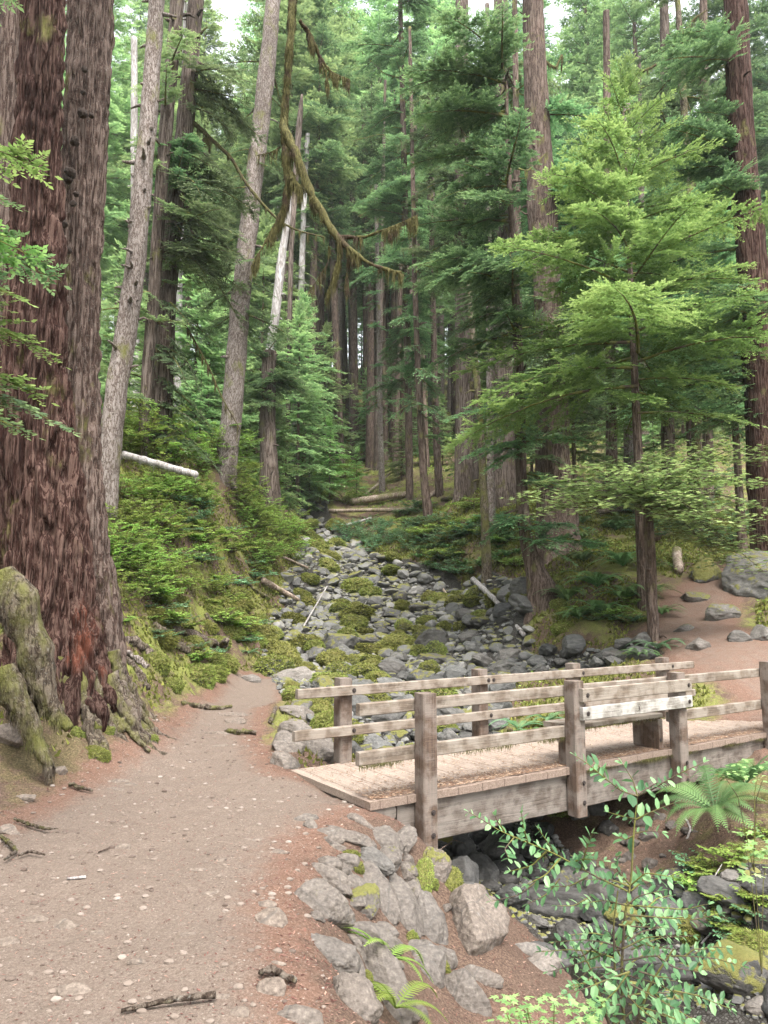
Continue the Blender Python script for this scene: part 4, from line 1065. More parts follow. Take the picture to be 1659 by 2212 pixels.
def stubs(pts, rad, n, seed, lo=0.15, hi=1.0, lmax=.5, size=1.0):
    "dead branch stubs and knots on a trunk"
    r = random.Random(seed); mb = MB(); pr = resample(np.column_stack([pts, rad]), 60)
    for _ in range(n):
        q = pr[int(r.uniform(lo, hi) * 59)]; a = r.uniform(0, 6.28); d = np.array([math.cos(a), math.sin(a), r.uniform(-.3, .5)])
        L = r.uniform(.06, lmax) * size; p0 = q[:3] + d * [1, 1, 0] * q[3] * .8
        m = p0 + d * (q[3] * .2 + L * .5) + [0, 0, r.uniform(-.05, .05)]; e = p0 + d * (q[3] * .2 + L) + [0, 0, r.uniform(-.25, .1) * L]
        rr_ = r.uniform(.02, .045) * size
        mb.add(*tube([p0, m, e], [rr_ * 1.5, rr_, rr_ * .5], 6, True, .5, r.random() * 9))
    return mb
def tree(name, label, cat, pts, rad, bark, sides=20, dz=.3, crown=None, leafm=None, nstub=0, group=None, furrow=0, flare=.35, stub_len=.5, seed=1, lobes=5, fs=6, zflare=.6, stub_size=1.0, limbs=None, bn=.06):
    t = thing(name, label, cat, (0, 0, 0), group)
    V, Q, T = trunk_arrays(pts, rad, sides, dz, furrow, fs, flare, lobes, seed, zflare, bn)
    base = np.array(pts[0], float)
    t.location = tuple(base)
    obj('trunk', mesh('trunk', V - base, quads=Q, tris=T, mat=bark), t)
    if nstub:
        mb = stubs(np.array(pts) - base, rad, nstub, seed, lmax=stub_len, size=stub_size); obj('branch_stub', mb.build('branch_stubs', bark), t)['kind'] = 'stuff'
    if crown:
        F, W = crown
        if F.n: obj('crown', F.build('crown', leafm, False), t)
        if W.n: obj('branches', W.build('branches', LIMB), t)['kind'] = 'stuff'
    return t
def ptrunk(spec, d, over=1.0):
    "trunk axis from photo measurements: list of (px, py, width px) from base to top"
    if d is None: d = hit(*spec[0][:2])[1]
    pts = np.array([P(x, y, d) for (x, y, _) in spec]); rad = np.array([w_ / 2 / FPX * d * .95 for (_, _, w_) in spec])
    b = pts[0].copy(); b[2] = min(b[2], hz(b[0], b[1])) - .7
    pts = np.vstack([b, pts]); rad = np.concatenate([[rad[0]], rad])
    if over:   # carry on above the frame
        v = pts[-1] - pts[-2]; v /= np.linalg.norm(v); pts = np.vstack([pts, pts[-1] + v * over * 6]); rad = np.append(rad, rad[-1] * .85)
    return pts, rad
def side_boughs(pts, zlo, zhi, n, Llo, Lhi, leaf, seed, azs=None, el=(-.45, .1), tone=0, fill=1.0):
    rs = rnd.getstate(); rnd.seed(seed); F, W = MB(), MB(); base = pts[0]
    for i in range(n):
        z = rnd.uniform(zlo, zhi); c = np.array([np.interp(z, pts[:, 2], pts[:, 0]), np.interp(z, pts[:, 2], pts[:, 1]), z]) - base
        a = rnd.uniform(*(azs or (0, 6.283)))
        put_bough(F, W, c, a, rnd.uniform(*el), rnd.uniform(Llo, Lhi), leaf, tone + rnd.uniform(-.15, .15), .03, fill)
    rnd.setstate(rs); return F, W
def zpx(py, d): return P(829, py, d)[2]

# --- the giants on the left bank
def big_tree(name, label, spec, d, bark, sides, dz, furrow, fs, flare, lobes, seed, zflare, stub=0, extra=None, over=1):
    pts, rad = ptrunk(spec, d, over)
    t = thing(name, label, 'tree', tuple(pts[0]))
    V, Q, T = trunk_arrays(pts, rad, sides, dz, furrow, fs, flare, lobes, seed, zflare)
    if extra: V = extra(V)
    obj('trunk', mesh('trunk', V - pts[0], quads=Q, tris=T, mat=bark), t)
    return t, pts, rad
def bulges(lst):
    def f(V):
        for (c, r, a) in lst:
            c = np.array(c); d = np.linalg.norm((V - c) * [1, 1, .7], axis=1); w_ = np.exp(-(d / r) ** 2)
            ctr = np.array([-3.45, 8.3]); dr = V[:, :2] - ctr; dr /= np.linalg.norm(dr, axis=1)[:, None] + 1e-6
            V[:, :2] += dr * (w_ * a)[:, None]
        return V
    return f
A_spec = [(152,1570,235),(135,1450,222),(118,1330,215),(100,1200,205),(92,1050,185),(84,900,172),(78,700,150),(76,500,136),(80,300,126),(88,100,122),(92,-20,120)]
tA, ptsA, radA = big_tree('giant_fir', 'giant red-brown furrowed tree with torn orange bark at its flared base', A_spec, 8.3, BARK_RED, 300, .03, .12, 7.0, .42, 6, 2, .55,
                          extra=bulges([((-2.78, 7.7, .75), .42, .28), ((-2.75, 7.75, 1.15), .3, .12), ((-3.9, 7.7, .5), .5, .25), ((-3.3, 7.5, .35), .4, .22)]))
B_spec = [(176,1480,200),(172,1330,184),(162,1200,158),(160,1050,138),(160,900,122),(165,700,112),(173,500,110),(184,300,110),(195,100,112),(200,-20,112)]
tB, ptsB, radB = big_tree('giant_hemlock', 'big grey-barked tree with a row of dark knots rising behind the red giant', B_spec, 9.6, BARK_GREY, 220, .035, .07, 8.0, .35, 6, 4, 1.1)
mb = MB()
for (px, py, s_) in [(152,375,13),(146,387,11),(161,305,10),(178,245,11),(183,150,7),(197,250,6),(134,470,7),(138,485,8),(158,440,7),(147,540,8),(136,595,8),(133,665,9),(138,430,6),(180,200,6),(134,700,7),(165,420,6)]:
    q = P(px, py, 9.6 - .41); r_ = s_ / FPX * 9.4
    V, F = stone_shape(px, 3, 5, .3, .2); mb.add(V * [r_ * 1.1, r_ * 1.2, r_ * 1.1] + q - ptsB[0], T=F)
kn = obj('knots', mb.build('knots', m_plain('dark_knot', (.035, .025, .02), .95)), tB); kn['kind'] = 'stuff'
C_spec = [(10,1350,70),(8,900,64),(14,450,60),(20,100,56),(22,-20,56)]
tC, _, _ = big_tree('old_tree', 'grey-brown trunk cut by the left edge of the photo behind the red giant', C_spec, 11.5, BARK_GREY, 90, .08, .035, 6, .2, 5, 8, 1)

# --- other trunks (base to top, width px)
TR = [
 ('leaning_tree','knobbly grey trunk leaning right, next after the two giants', 14.2, [(226,1095,58),(235,1000,52),(250,850,50),(272,720,50),(290,600,48),(308,400,46),(326,200,42),(340,-20,38)], BARK_LIGHT, 40, 70, .16, 1.6, 1),
 ('hemlock','dark slender trunk rising just left of the moss-edged trunk', 20.0, [(308,990,24),(318,800,27),(332,650,30),(345,450,31),(365,200,34),(386,-20,35)], BARK_BROWN, 28, 18, .3, 1, 2),
 ('hemlock','moss-edged trunk with a bright bough collar halfway up, behind the white log', 17.5, [(345,1000,54),(350,850,50),(360,650,46),(378,450,42),(402,250,43),(425,-20,38)], BARK_BROWN, 36, 25, .35, 1, 3),
 ('pale_trunk','pale flaky-barked trunk left of the splintered snag', 23.0, [(488,1015,52),(500,900,50),(520,650,47),(545,420,45),(572,200,44),(592,-20,38)], BARK_LIGHT, 32, 25, .3, 1, 4),
 ('white_tree','thin whitish trunk standing upright beside the upper creek', 36.0, [(634,1010,19),(640,850,17),(650,650,15),(658,400,13),(665,290,11)], BARK_WHITE, 16, 25, .3, 0, 6),
 ('snag','bleached splintered snag leaning right with a jagged top', 32.0, [(583,760,22),(595,680,23),(608,560,21),(622,470,15),(628,425,5)], BARK_WHITE, 20, 6, .2, 0, 7),
 ('snag','reddish broken dead top behind the hanging mossy branch', 38.0, [(628,560,12),(640,360,15),(648,250,15),(652,205,6)], BARK_BROWN, 16, 6, .2, 0, 8),
 ('snag','grey broken-topped trunk far behind between the giants and the leaning tree', 40.0, [(292,880,22),(292,600,19),(290,300,17),(290,82,15)], BARK_WHITE, 16, 12, .3, 0, 9),
 ('broken_trunk','thick short brown trunk with a tuft of boughs at the head of the left bank', 27.0, [(583,1105,52),(582,1030,46),(578,920,38),(580,830,36),(582,760,34)], BARK_BROWN, 28, 10, .3, 0, 10),
 ('giant_fir','giant trunk pale at its top and dark below, centre right above the flared base', 21.0, [(1206,1195,112),(1200,1100,86),(1196,1000,76),(1192,850,72),(1188,700,70),(1180,550,70),(1170,450,70),(1160,250,62),(1152,50,54),(1150,-20,52)], BARK_DARK, 60, 8, .75, 1, 12),
 ('giant_fir','massive reddish trunk at the right edge of the photo', 18.0, [(1662,1000,100),(1650,850,88),(1632,640,76),(1608,400,66),(1596,200,60),(1588,-20,58)], BARK_RED, 50, 8, .3, 1, 13),
 ('old_fir','broad furrowed trunk, left of the broad pair on the slope', 32.5, [(1008,1055,60),(1006,950,50),(1004,800,46),(1000,600,42),(998,350,38),(998,100,34)], BARK_BROWN, 48, 6, .2, 1, 14),
 ('old_fir','broad furrowed trunk, right of the broad pair on the slope', 30.0, [(1090,1090,66),(1088,1000,56),(1086,850,52),(1085,650,48),(1084,450,44),(1082,150,40)], BARK_BROWN, 48, 6, .2, 1, 15),
 ('slim_tree','slim pale grey trunk touching the broad right fir of the pair', 27.5, [(1062,1150,22),(1060,1050,18),(1058,850,17),(1056,600,16),(1054,300,14)], BARK_LIGHT, 16, 20, .3, 1, 16),
 ('slim_tree','slender mossy trunk with knobs leaning left over the right creek bank', 24.0, [(1052,1258,26),(1050,1180,22),(1044,1050,19),(1036,900,18),(1024,750,17),(1014,650,14),(1008,570,10)], BARK_MOSSY, 16, 14, .35, 0, 17),
 ('slim_tree','slim trunk with a moss-covered foot left of the broad pair', 31.0, [(926,1115,24),(916,1040,19),(908,900,17),(902,780,15),(896,600,13),(890,300,10)], BARK_DARK, 16, 20, .3, 1, 18),
 ('slim_tree','straight dark pole-like trunk just left of the left broad fir', 35.0, [(950,1070,20),(944,980,17),(940,850,15),(936,700,14),(930,400,12)], BARK_DARK, 14, 12, .2, 1, 19),
 ('dead_tree','reddish rotten trunk with a pale split foot in the middle distance', 43.0, [(864,1012,26),(868,950,18),(871,850,15),(874,700,12)], BARK_RED, 14, 10, .2, 1, 20),
 ('slim_tree','thin grey trunk with fine side boughs standing left of the rotten trunk', 40.0, [(826,1062,15),(822,950,12),(820,800,11),(816,600,10)], BARK_LIGHT, 12, 16, .2, 1, 21),
 ('crooked_tree','dark trunk curving up from a hollow root stump on the right creek bank', 19.2, [(1178,1290,80),(1160,1240,50),(1142,1190,36),(1130,1120,29),(1125,1000,26),(1122,800,24),(1112,600,20),(1100,400,15),(1094,220,10),(1090,95,3)], BARK_DARK, 28, 18, .5, 0, 22),
 ('slim_tree','tall mossy-limbed trunk near the right, before the big reddish trunk', 23.0, [(1510,1150,26),(1504,900,24),(1498,650,22),(1490,390,20),(1478,250,18),(1470,100,16),(1462,-20,14)], BARK_MOSSY, 16, 16, .2, 1, 23),
 ('conifer','dark slender trunk behind layered boughs in the upper centre', 25.0, [(885,1080,17),(882,850,17),(878,650,17),(874,400,15),(868,150,13),(864,-20,11)], BARK_DARK, 14, 14, .2, 1, 24),
 ('old_fir','shaded trunk behind the bright young hemlock, left one', 34.0, [(1322,1100,28),(1320,900,26),(1316,700,24),(1312,300,20)], BARK_DARK, 18, 8, .2, 1, 25),
 ('old_fir','shaded grey trunk behind the bright young hemlock, middle one', 38.0, [(1360,1080,26),(1358,850,24),(1356,500,20)], BARK_LIGHT, 18, 8, .2, 1, 26),
 ('old_fir','shaded trunk behind the bright young hemlock, right one', 31.0, [(1445,1100,34),(1442,900,30),(1440,700,28),(1436,200,24)], BARK_BROWN, 18, 8, .2, 1, 27),
 ('old_fir','distant trunk seen left of the massive right-edge trunk', 36.0, [(1528,1100,30),(1526,850,26),(1524,500,24),(1520,100,20)], BARK_DARK, 18, 8, .2, 1, 28),
 ('slim_tree','thin dark trunk close behind the broad right fir', 26.0, [(1128,1130,24),(1124,1000,24),(1120,800,22),(1118,560,20),(1114,200,16)], BARK_DARK, 18, 8, .2, 1, 29),
 ('pale_trunk','pale grey distant trunk between the two slanting hemlocks and the pale flaky trunk', 38.0, [(384,900,16),(386,700,15),(392,450,14),(402,-20,12)], BARK_WHITE, 14, 10, .2, 1, 30),
 ('slim_tree','thin brown trunk between the short brown trunk and the white tree', 40.0, [(607,1000,14),(610,850,13),(612,700,12)], BARK_BROWN, 12, 6, .2, 1, 32),
]
TREES = {}
for (nm, lab, d, spec, bark, sides, nst, fl, over, sd) in TR:
    hd_ = hit(*spec[0][:2])[1]
    if spec[0][1] > 985 and sd != 13 and hd_ < 60: d = hd_
    pts, rad = ptrunk(spec, d, over)
    near = d < 34
    t = tree(nm, lab, 'snag' if nm == 'snag' else 'tree', pts, rad, bark, sides, .12 if near else .3, None, None, nst, None, (.035 if rad.mean() > .3 else .015) if near else 0, fl, .45, sd, 5, 5 if rad.mean() > .3 else 9, .5)
    TREES[sd] = (t, pts, rad)
def give(sd, F, W, leafm):
    t = TREES[sd][0]
    if F.n: obj('crown', F.build('crown', leafm, False), t)
    if W is not None and W.n: obj('branches', W.build('branches', LIMB), t)['kind'] = 'stuff'
def at_d(py, d): return zpx(py, d)
# boughs on the trunks that show them: (tree, py range, count, length range, az range, elevation, leaf, mat)
for (sd, y1, y0, n, L0, L1, azs, el, leaf, lm, fill) in [
 (3, 420, 330, 26, .8, 1.7, (0, 6.28), (-.3, .3), .075, LEAF_HEM, 1),
 (3, 560, 130, 26, 1.6, 3.4, (-1.1, .7), (-.75, -.15), .085, LEAF_DARK, .75),
 (3, 950, 640, 16, 1.0, 2.6, (-.9, .6), (-.9, -.3), .08, LEAF_DARK, .7),
 (2, 900, 100, 18, 1.0, 2.2, (0, 6.28), (-.4, .2), .085, LEAF_FAR_LIT, .9),
 (4, 700, 120, 22, 1.2, 3.0, (0, 6.28), (-.6, 0), .09, LEAF_DARK, .75),
 (10, 880, 745, 34, .9, 2.4, (0, 6.28), (-.35, .35), .085, LEAF_HEM, 1),
 (12, 640, 180, 34, 1.6, 3.6, (-.6, 1.6), (-.35, .15), .085, LEAF_HEM, 1),
 (12, 1000, 640, 22, 1.2, 2.8, (2.8, 6.6), (-.5, .1), .085, LEAF_DARK, .8),
 (13, 900, 60, 34, 1.2, 3.0, (2.4, 4.2), (-.35, .15), .085, LEAF_HEM, 1),
 (14, 650, 150, 26, 1.6, 3.6, (0, 6.28), (-.4, .1), .11, LEAF_DARK, 1),
 (15, 560, 150, 24, 1.6, 3.6, (0, 6.28), (-.4, .1), .11, LEAF_DARK, 1),
 (18, 950, 450, 30, .8, 2.2, (0, 6.28), (-.5, .1), .10, LEAF_HEM, .9),
 (19, 700, 350, 20, 1, 2.4, (0, 6.28), (-.4, .1), .10, LEAF_DARK, .9),
 (21, 900, 450, 26, .8, 2.0, (0, 6.28), (-.4, .1), .12, LEAF_HEM, .9),
 (22, 720, 110, 46, 1.0, 3.3, (1.7, 5.0), (-.3, .25), .08, LEAF_HEM, 1),
 (22, 1180, 850, 26, .8, 2.3, (2.6, 6.8), (-.4, .2), .075, LEAF_HEM, 1),
 (23, 560, -20, 16, 1.4, 2.6, (0, 6.28), (-.35, .2), .09, LEAF_DARK, .8),
 (24, 820, -10, 92, 1.3, 3.8, (0, 6.28), (-.42, .1), .09, LEAF_HEM, 1),
 (25, 900, 350, 30, 1.4, 3.2, (0, 6.28), (-.4, .1), .12, LEAF_HEM, 1),
 (27, 900, 150, 36, 1.4, 3.4, (0, 6.28), (-.4, .1), .11, LEAF_DARK, 1),
 (28, 950, 150, 40, 1.4, 3.4, (0, 6.28), (-.4, .1), .12, LEAF_HEM, 1),
 (29, 620, 200, 24, 1.2, 2.8, (0, 6.28), (-.4, .1), .09, LEAF_HEM, 1),
 (30, 700, 0, 30, 1.4, 3.0, (0, 6.28), (-.4, .1), .13, LEAF_FAR_LIT, 1),
 (6, 620, 290, 30, 1.0, 2.4, (0, 6.28), (-.6, .1), .12, LEAF_FAR_LIT, .7),
 (32, 900, 600, 26, 1.2, 2.6, (0, 6.28), (-.4, .1), .13, LEAF_FAR_LIT, 1)]:
    t, pts, rad = TREES[sd]; d = pts[1][1]
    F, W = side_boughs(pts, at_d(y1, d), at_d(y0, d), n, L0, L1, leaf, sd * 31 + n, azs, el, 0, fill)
    give(sd, F, W, lm)

# --- young conifers with whole crowns
CR = {}
def crown_mesh(key, H, R, z0, nb, leaf, seed, leafm, **kw):
    if key not in CR:
        F, W = crown_arrays(H, R, z0, nb, leaf, seed, **kw); V, Q, T = trunk_arrays([(0,0,-.3),(0,0,H*.5),(0,0,H)], [max(.05, H*.011), max(.03, H*.006), .01], 10, .4, 0, 5, .2, 5, seed)
        CR[key] = (mesh('trunk', V, quads=Q, tris=T, mat=BARK_DARK), F.build('crown', leafm, False), W.build('branches', LIMB))
    return CR[key]
def young(name, label, px, py, d, key, ht, group=None, cat='tree', sx=1.0, ground=True):
    tm, fm, wm = CR[key[0]] if isinstance(key, tuple) else CR[key]
    q = P(px, py, d) if d else hit(px, py); z = hz(q[0], q[1]) if ground else q[2]
    t = thing(name, label, cat, (q[0], q[1], z), group); t.rotation_euler = (0, 0, rnd.uniform(0, 6.28)); 
    s = ht / KH[key]; t.scale = (s * sx, s * sx, s)
    obj('trunk', tm, t); obj('crown', fm, t); obj('branches', wm, t)['kind'] = 'stuff'
    return t
KH = {'bright': 12.0, 'young_a': 9.0, 'young_b': 6.0, 'seed_a': 2.4, 'far_a': 34.0, 'far_b': 38.0, 'far_c': 30.0, 'under_a': 10.0, 'under_b': 7.0, 'dark_a': 16.0}
crown_mesh('bright', 12.0, 3.7, 4.0, 66, .075, 5, LEAF_BRIGHT, shape=.7, el_lo=-.1, el_hi=.7, fill=.85)
crown_mesh('young_a', 9.0, 2.3, 1.0, 80, .10, 6, LEAF_HEM, shape=.8)
crown_mesh('young_b', 6.0, 1.9, .6, 70, .10, 7, LEAF_BRIGHT, shape=.8)
crown_mesh('seed_a', 2.4, 1.0, .3, 40, .07, 8, LEAF_HEM, shape=.8)
crown_mesh('under_a', 10.0, 2.6, .8, 90, .17, 9, LEAF_FAR_LIT, shape=.7)
crown_mesh('under_b', 7.0, 2.2, .5, 70, .16, 10, LEAF_FAR_LIT, shape=.75)
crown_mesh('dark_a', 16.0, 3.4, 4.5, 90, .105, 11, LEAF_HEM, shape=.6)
crown_mesh('far_a', 34.0, 4.4, 14.0, 112, .20, 12, LEAF_FAR_LIT, shape=.6)
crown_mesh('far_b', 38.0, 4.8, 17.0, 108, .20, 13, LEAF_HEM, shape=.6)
crown_mesh('far_c', 30.0, 4.2, 9.0, 120, .20, 14, LEAF_FAR_LIT, shape=.6)
young('young_hemlock', 'bright yellow-green young hemlock above the vine maple on the right', 1392, 1300, 17.0, 'bright', 13.1)
young('young_hemlock', 'small green hemlock at the head of the creek', 712, 1075, 40, 'young_b', 4.6)
young('young_hemlock', 'low fine-needled hemlock right of the white tree by the upper creek', 770, 1085, 41, 'young_b', 3.2)
young('young_hemlock', 'bushy hemlock left of the white tree at the creek head', 668, 1060, 38, 'young_a', 3.4)
young('young_hemlock', 'mid-green hemlock whose boughs hang before the giant trunk', 1245, 1150, 25.5, 'dark_a', 9)
young('young_hemlock', 'dense hemlock at the right edge behind the vine maple', 1600, 1120, 22, 'dark_a', 12.5)
young('young_hemlock', 'hemlock in shade between the bright hemlock and the reddish trunk', 1500, 1120, 25.5, 'dark_a', 15)
young('young_hemlock', 'dark hemlock behind the layered boughs at upper centre', 800, 1040, 50, 'far_b', 30)
young('young_hemlock', 'hemlock in front of the pale flaky trunk on the left', 445, 960, 34, 'under_a', 11)
young('young_hemlock', 'tall hemlock filling the gap right of the pale flaky trunk', 562, 970, 40, 'under_a', 14)
young('young_hemlock', 'hemlock behind the crooked trunk on the right slope', 1165, 1080, 34, 'dark_a', 15)
young('young_hemlock', 'hemlock between the leaning tree and the moss-edged trunk', 262, 960, 30, 'under_b', 8.5)

# --- far forest on the rising slope
FARL = {'far_a': 'tall pale-green conifer in the far forest behind the creek', 'far_b': 'tall dark conifer in the far forest behind the creek', 'far_c': 'tall bushy conifer in the far forest behind the creek'}
ff = random.Random(21); placed = []
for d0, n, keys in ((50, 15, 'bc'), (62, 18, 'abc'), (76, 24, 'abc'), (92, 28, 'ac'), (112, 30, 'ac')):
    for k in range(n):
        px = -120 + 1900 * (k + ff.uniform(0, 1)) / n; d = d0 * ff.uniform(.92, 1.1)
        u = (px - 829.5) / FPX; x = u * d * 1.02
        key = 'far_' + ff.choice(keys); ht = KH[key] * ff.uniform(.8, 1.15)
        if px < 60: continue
        if px < 640 and (key == 'far_b' or (d0 < 60 and k % 2)): key = 'far_a'; ht *= 1.1  # left-hand trees get the lightened needles, standing in for light there
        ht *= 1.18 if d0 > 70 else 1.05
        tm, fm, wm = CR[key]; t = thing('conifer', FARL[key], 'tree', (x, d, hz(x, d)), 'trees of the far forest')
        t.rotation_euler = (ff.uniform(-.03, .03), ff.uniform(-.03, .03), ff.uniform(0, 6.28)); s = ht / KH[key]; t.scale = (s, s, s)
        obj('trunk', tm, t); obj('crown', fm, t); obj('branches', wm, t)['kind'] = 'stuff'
for k, (px, d, key, ht) in enumerate([(690, 56, 'far_a', 47), (735, 66, 'far_c', 52), (650, 74, 'far_a', 54), (820, 60, 'far_a', 48), (1290, 62, 'far_c', 50), (1400, 56, 'far_a', 46), (940, 70, 'far_c', 52), (600, 66, 'far_a', 52), (1330, 74, 'far_a', 54)]):
    tm, fm, wm = CR[key]; x = (px - 829.5) / FPX * d * 1.04; t = thing('conifer', FARL[key], 'tree', (x, d, hz(x, d)), 'trees of the far forest'); s = ht / KH[key]; t.scale = (s, s, s); t.rotation_euler = (0, 0, k * 1.3)
    obj('trunk', tm, t); obj('crown', fm, t); obj('branches', wm, t)['kind'] = 'stuff'
for k in range(34):
    px = 180 + 1500 * (k + ff.random()) / 34; d = ff.uniform(98, 128); x = (px - 829.5) / FPX * d * 1.03; tm, fm, wm = CR['under_a']; s = ff.uniform(1.2, 2.0)
    t = thing('young_conifer', 'bushy conifer closing the crest of the far slope', 'tree', (x, d, hz(x, d)), 'bushy conifers on the far crest'); t.scale = (s, s, s); t.rotation_euler = (0, 0, ff.uniform(0, 6)); obj('trunk', tm, t); obj('crown', fm, t)
polem = []
for k in range(3):
    V, Q, T = trunk_arrays([(0,0,-.5),(.1,0,12),(.25,0,26)], [.30 + .06*k, .24 + .05*k, .15], 10, .8, 0, 5, .2, 5, k)
    polem.append(mesh('trunk', V, quads=Q, tris=T, mat=(BARK_DARK, BARK_BROWN, BARK_LIGHT)[k]))
PL = ['straight dark bare trunk in the stand behind the creek head', 'straight brown bare trunk in the stand behind the creek head', 'straight grey bare trunk in the stand behind the creek head']
for k in range(54):
    px = ff.choice([ff.uniform(640, 1000), ff.uniform(600, 1050), ff.uniform(200, 1659)]); d = ff.uniform(46, 84); x = (px - 829.5) / FPX * d * 1.02; m = ff.choice([0, 0, 1, 2])
    o = obj('tree_trunk', polem[m]); tag(o, PL[m], 'tree', 'bare trunks behind the creek head'); s = ff.uniform(.45, 1.25); o.location = (x, d, hz(x, d)); o.scale = (s, s, ff.uniform(.8, 1.2)); o.rotation_euler = (ff.uniform(-.04, .04), ff.uniform(-.05, .05), ff.uniform(0, 6))
for k in range(64):
    left = k % 2; px = ff.uniform(200, 660) if left else ff.uniform(640, 1659); d = ff.uniform(32, 66); x = (px - 829.5) / FPX * d * 1.02
    if not left and 640 < px < 1000 and d < 46: d += 10; x = (px - 829.5) / FPX * d * 1.02
    key = ff.choice(['under_a', 'under_b']); ht = KH[key] * ff.uniform(.5, 1.1); tm, fm, wm = CR[key]
    t = thing('young_conifer', ('pale green understorey conifer on the left hillside' if left else 'pale green understorey conifer on the hillside beyond the creek'), 'tree', (x, d, hz(x, d)), 'understorey conifers on the hillside')
    t.rotation_euler = (0, 0, ff.uniform(0, 6.28)); s = ht / KH[key]; t.scale = (s, s, s)
    obj('trunk', tm, t); obj('crown', fm, t); obj('branches', wm, t)['kind'] = 'stuff'

# ------------------------------------------------------------------ logs, roots, mossy limbs
def limb_mesh(pix, rads, mat, name, moss=0.0, sides=10, n=40, rough=.35, hang=0, hl=(.03, .14), seed=0, origin=None):
    "pix: list of world points; tube with lumpy skin and optional hanging moss threads"
    pr = resample(np.column_stack([np.array(pix), rads]), n); c, r = pr[:, :3], pr[:, 3]
    mb = MB(); V, Q, T = tube(c, r, sides, True, rough, seed); mb.add(V, Q, T)
    if hang:
        g = np.random.default_rng(seed); pk = np.clip(fbm(c, 9.0, 3, seed) + .12, .01, 1) ** 1.5; k = g.choice(n, hang, p=pk / pk.sum()); a = g.uniform(0, 6.28, hang)
        side = np.stack([np.cos(a), np.sin(a), g.uniform(-1, .1, hang)], 1); b = c[k] + side * r[k][:, None] * .9 + g.normal(size=(hang, 3)) * .005
        L = g.uniform(hl[0], hl[1], hang) * (g.random(hang) ** .7 + .3); w_ = g.uniform(.002, .007, hang)
        dx_ = np.stack([np.cos(a + 1.57), np.sin(a + 1.57), np.zeros(hang)], 1) * w_[:, None]
        tip = b + np.stack([g.normal(size=hang) * .012, g.normal(size=hang) * .012, -L], 1)
        V = np.stack([b - dx_, b + dx_, tip], 1).reshape(-1, 3); mb.add(V, T=np.arange(hang * 3).reshape(-1, 3), tone=.5)
    if origin is not None: mb.V = [v - origin for v in mb.V]
    return mb.build(name, mat)
def dz5(x, y): return 548.6 + .2975 * x, .2975 * y
def w5(lst, d=7.0): return [P(*dz5(x, y), d + dd) for (x, y, dd) in lst]
HB = thing('mossy_branch', 'thick moss-draped dead branch hanging down into the top centre of the view', 'branch', tuple(P(632, 0, 7.0)))
o0 = P(632, 0, 7.0)
main_pts = [P(250, -760, 9.5), P(420, -700, 8.6), P(560, -480, 7.6), P(640, -200, 7.1)] + w5([(280,0,0),(270,250,0),(245,500,.05),(225,750,.1),(215,950,.1),(270,1060,.05),(330,1180,0),(380,1320,0),(430,1450,0),(520,1570,-.05),(560,1680,-.1),(690,1810,-.15),(850,1930,-.2),(1065,1985,-.25)])
main_r = [.09, .08, .06, .052] + [.042, .043, .041, .044, .050, .050, .042, .037, .034, .034, .028, .020, .022, .02]
obj('main_limb', limb_mesh(main_pts, main_r, MOSSLIMB, 'main_limb', n=190, sides=18, rough=1.15, hang=11000, hl=(.02, .17), seed=1, origin=o0), HB)
for k, (pts_, rs_, hg) in enumerate([
    ([(225,960,.1),(240,1150,.1),(252,1300,.1),(225,1500,.15),(160,1620,.2),(60,1800,.2),(-10,1920,.2)], [.044,.042,.036,.03,.012,.008,.004], 2600),
    ([(250,1200,.1),(280,1310,.05),(345,1365,0)], [.026,.028,.02], 500),
    ([(600,1720,-.1),(800,1725,-.1),(1000,1650,-.2),(1180,1570,-.3)], [.022,.016,.009,.004], 700),
    ([(605,1700,-.1),(622,1850,-.1),(580,2010,-.1),(520,2160,0)], [.02,.014,.009,.004], 500),
    ([(545,1790,.0),(540,1900,.1),(470,2020,.1),(380,2150,.2)], [.006,.005,.004,.003], 60),
    ([(690,1790,-.15),(680,1930,-.1),(670,2140,-.1)], [.007,.007,.004], 260),
    ([(190,1070,.1),(120,1110,.2),(20,1130,.3)], [.008,.006,.003], 40),
    ([(330,150,.1),(400,240,.2),(480,420,.3),(560,530,.35),(690,580,.4)], [.022,.022,.018,.014,.006], 900),
    ([(480,430,.3),(520,520,.3),(535,610,.3)], [.012,.012,.004], 200)]):
    obj('side_limb', limb_mesh(w5(pts_), rs_, MOSSLIMB, 'side_limb', n=50, sides=10, rough=.9, hang=hg * 2, hl=(.02, .2), seed=5 + k, origin=o0), HB)
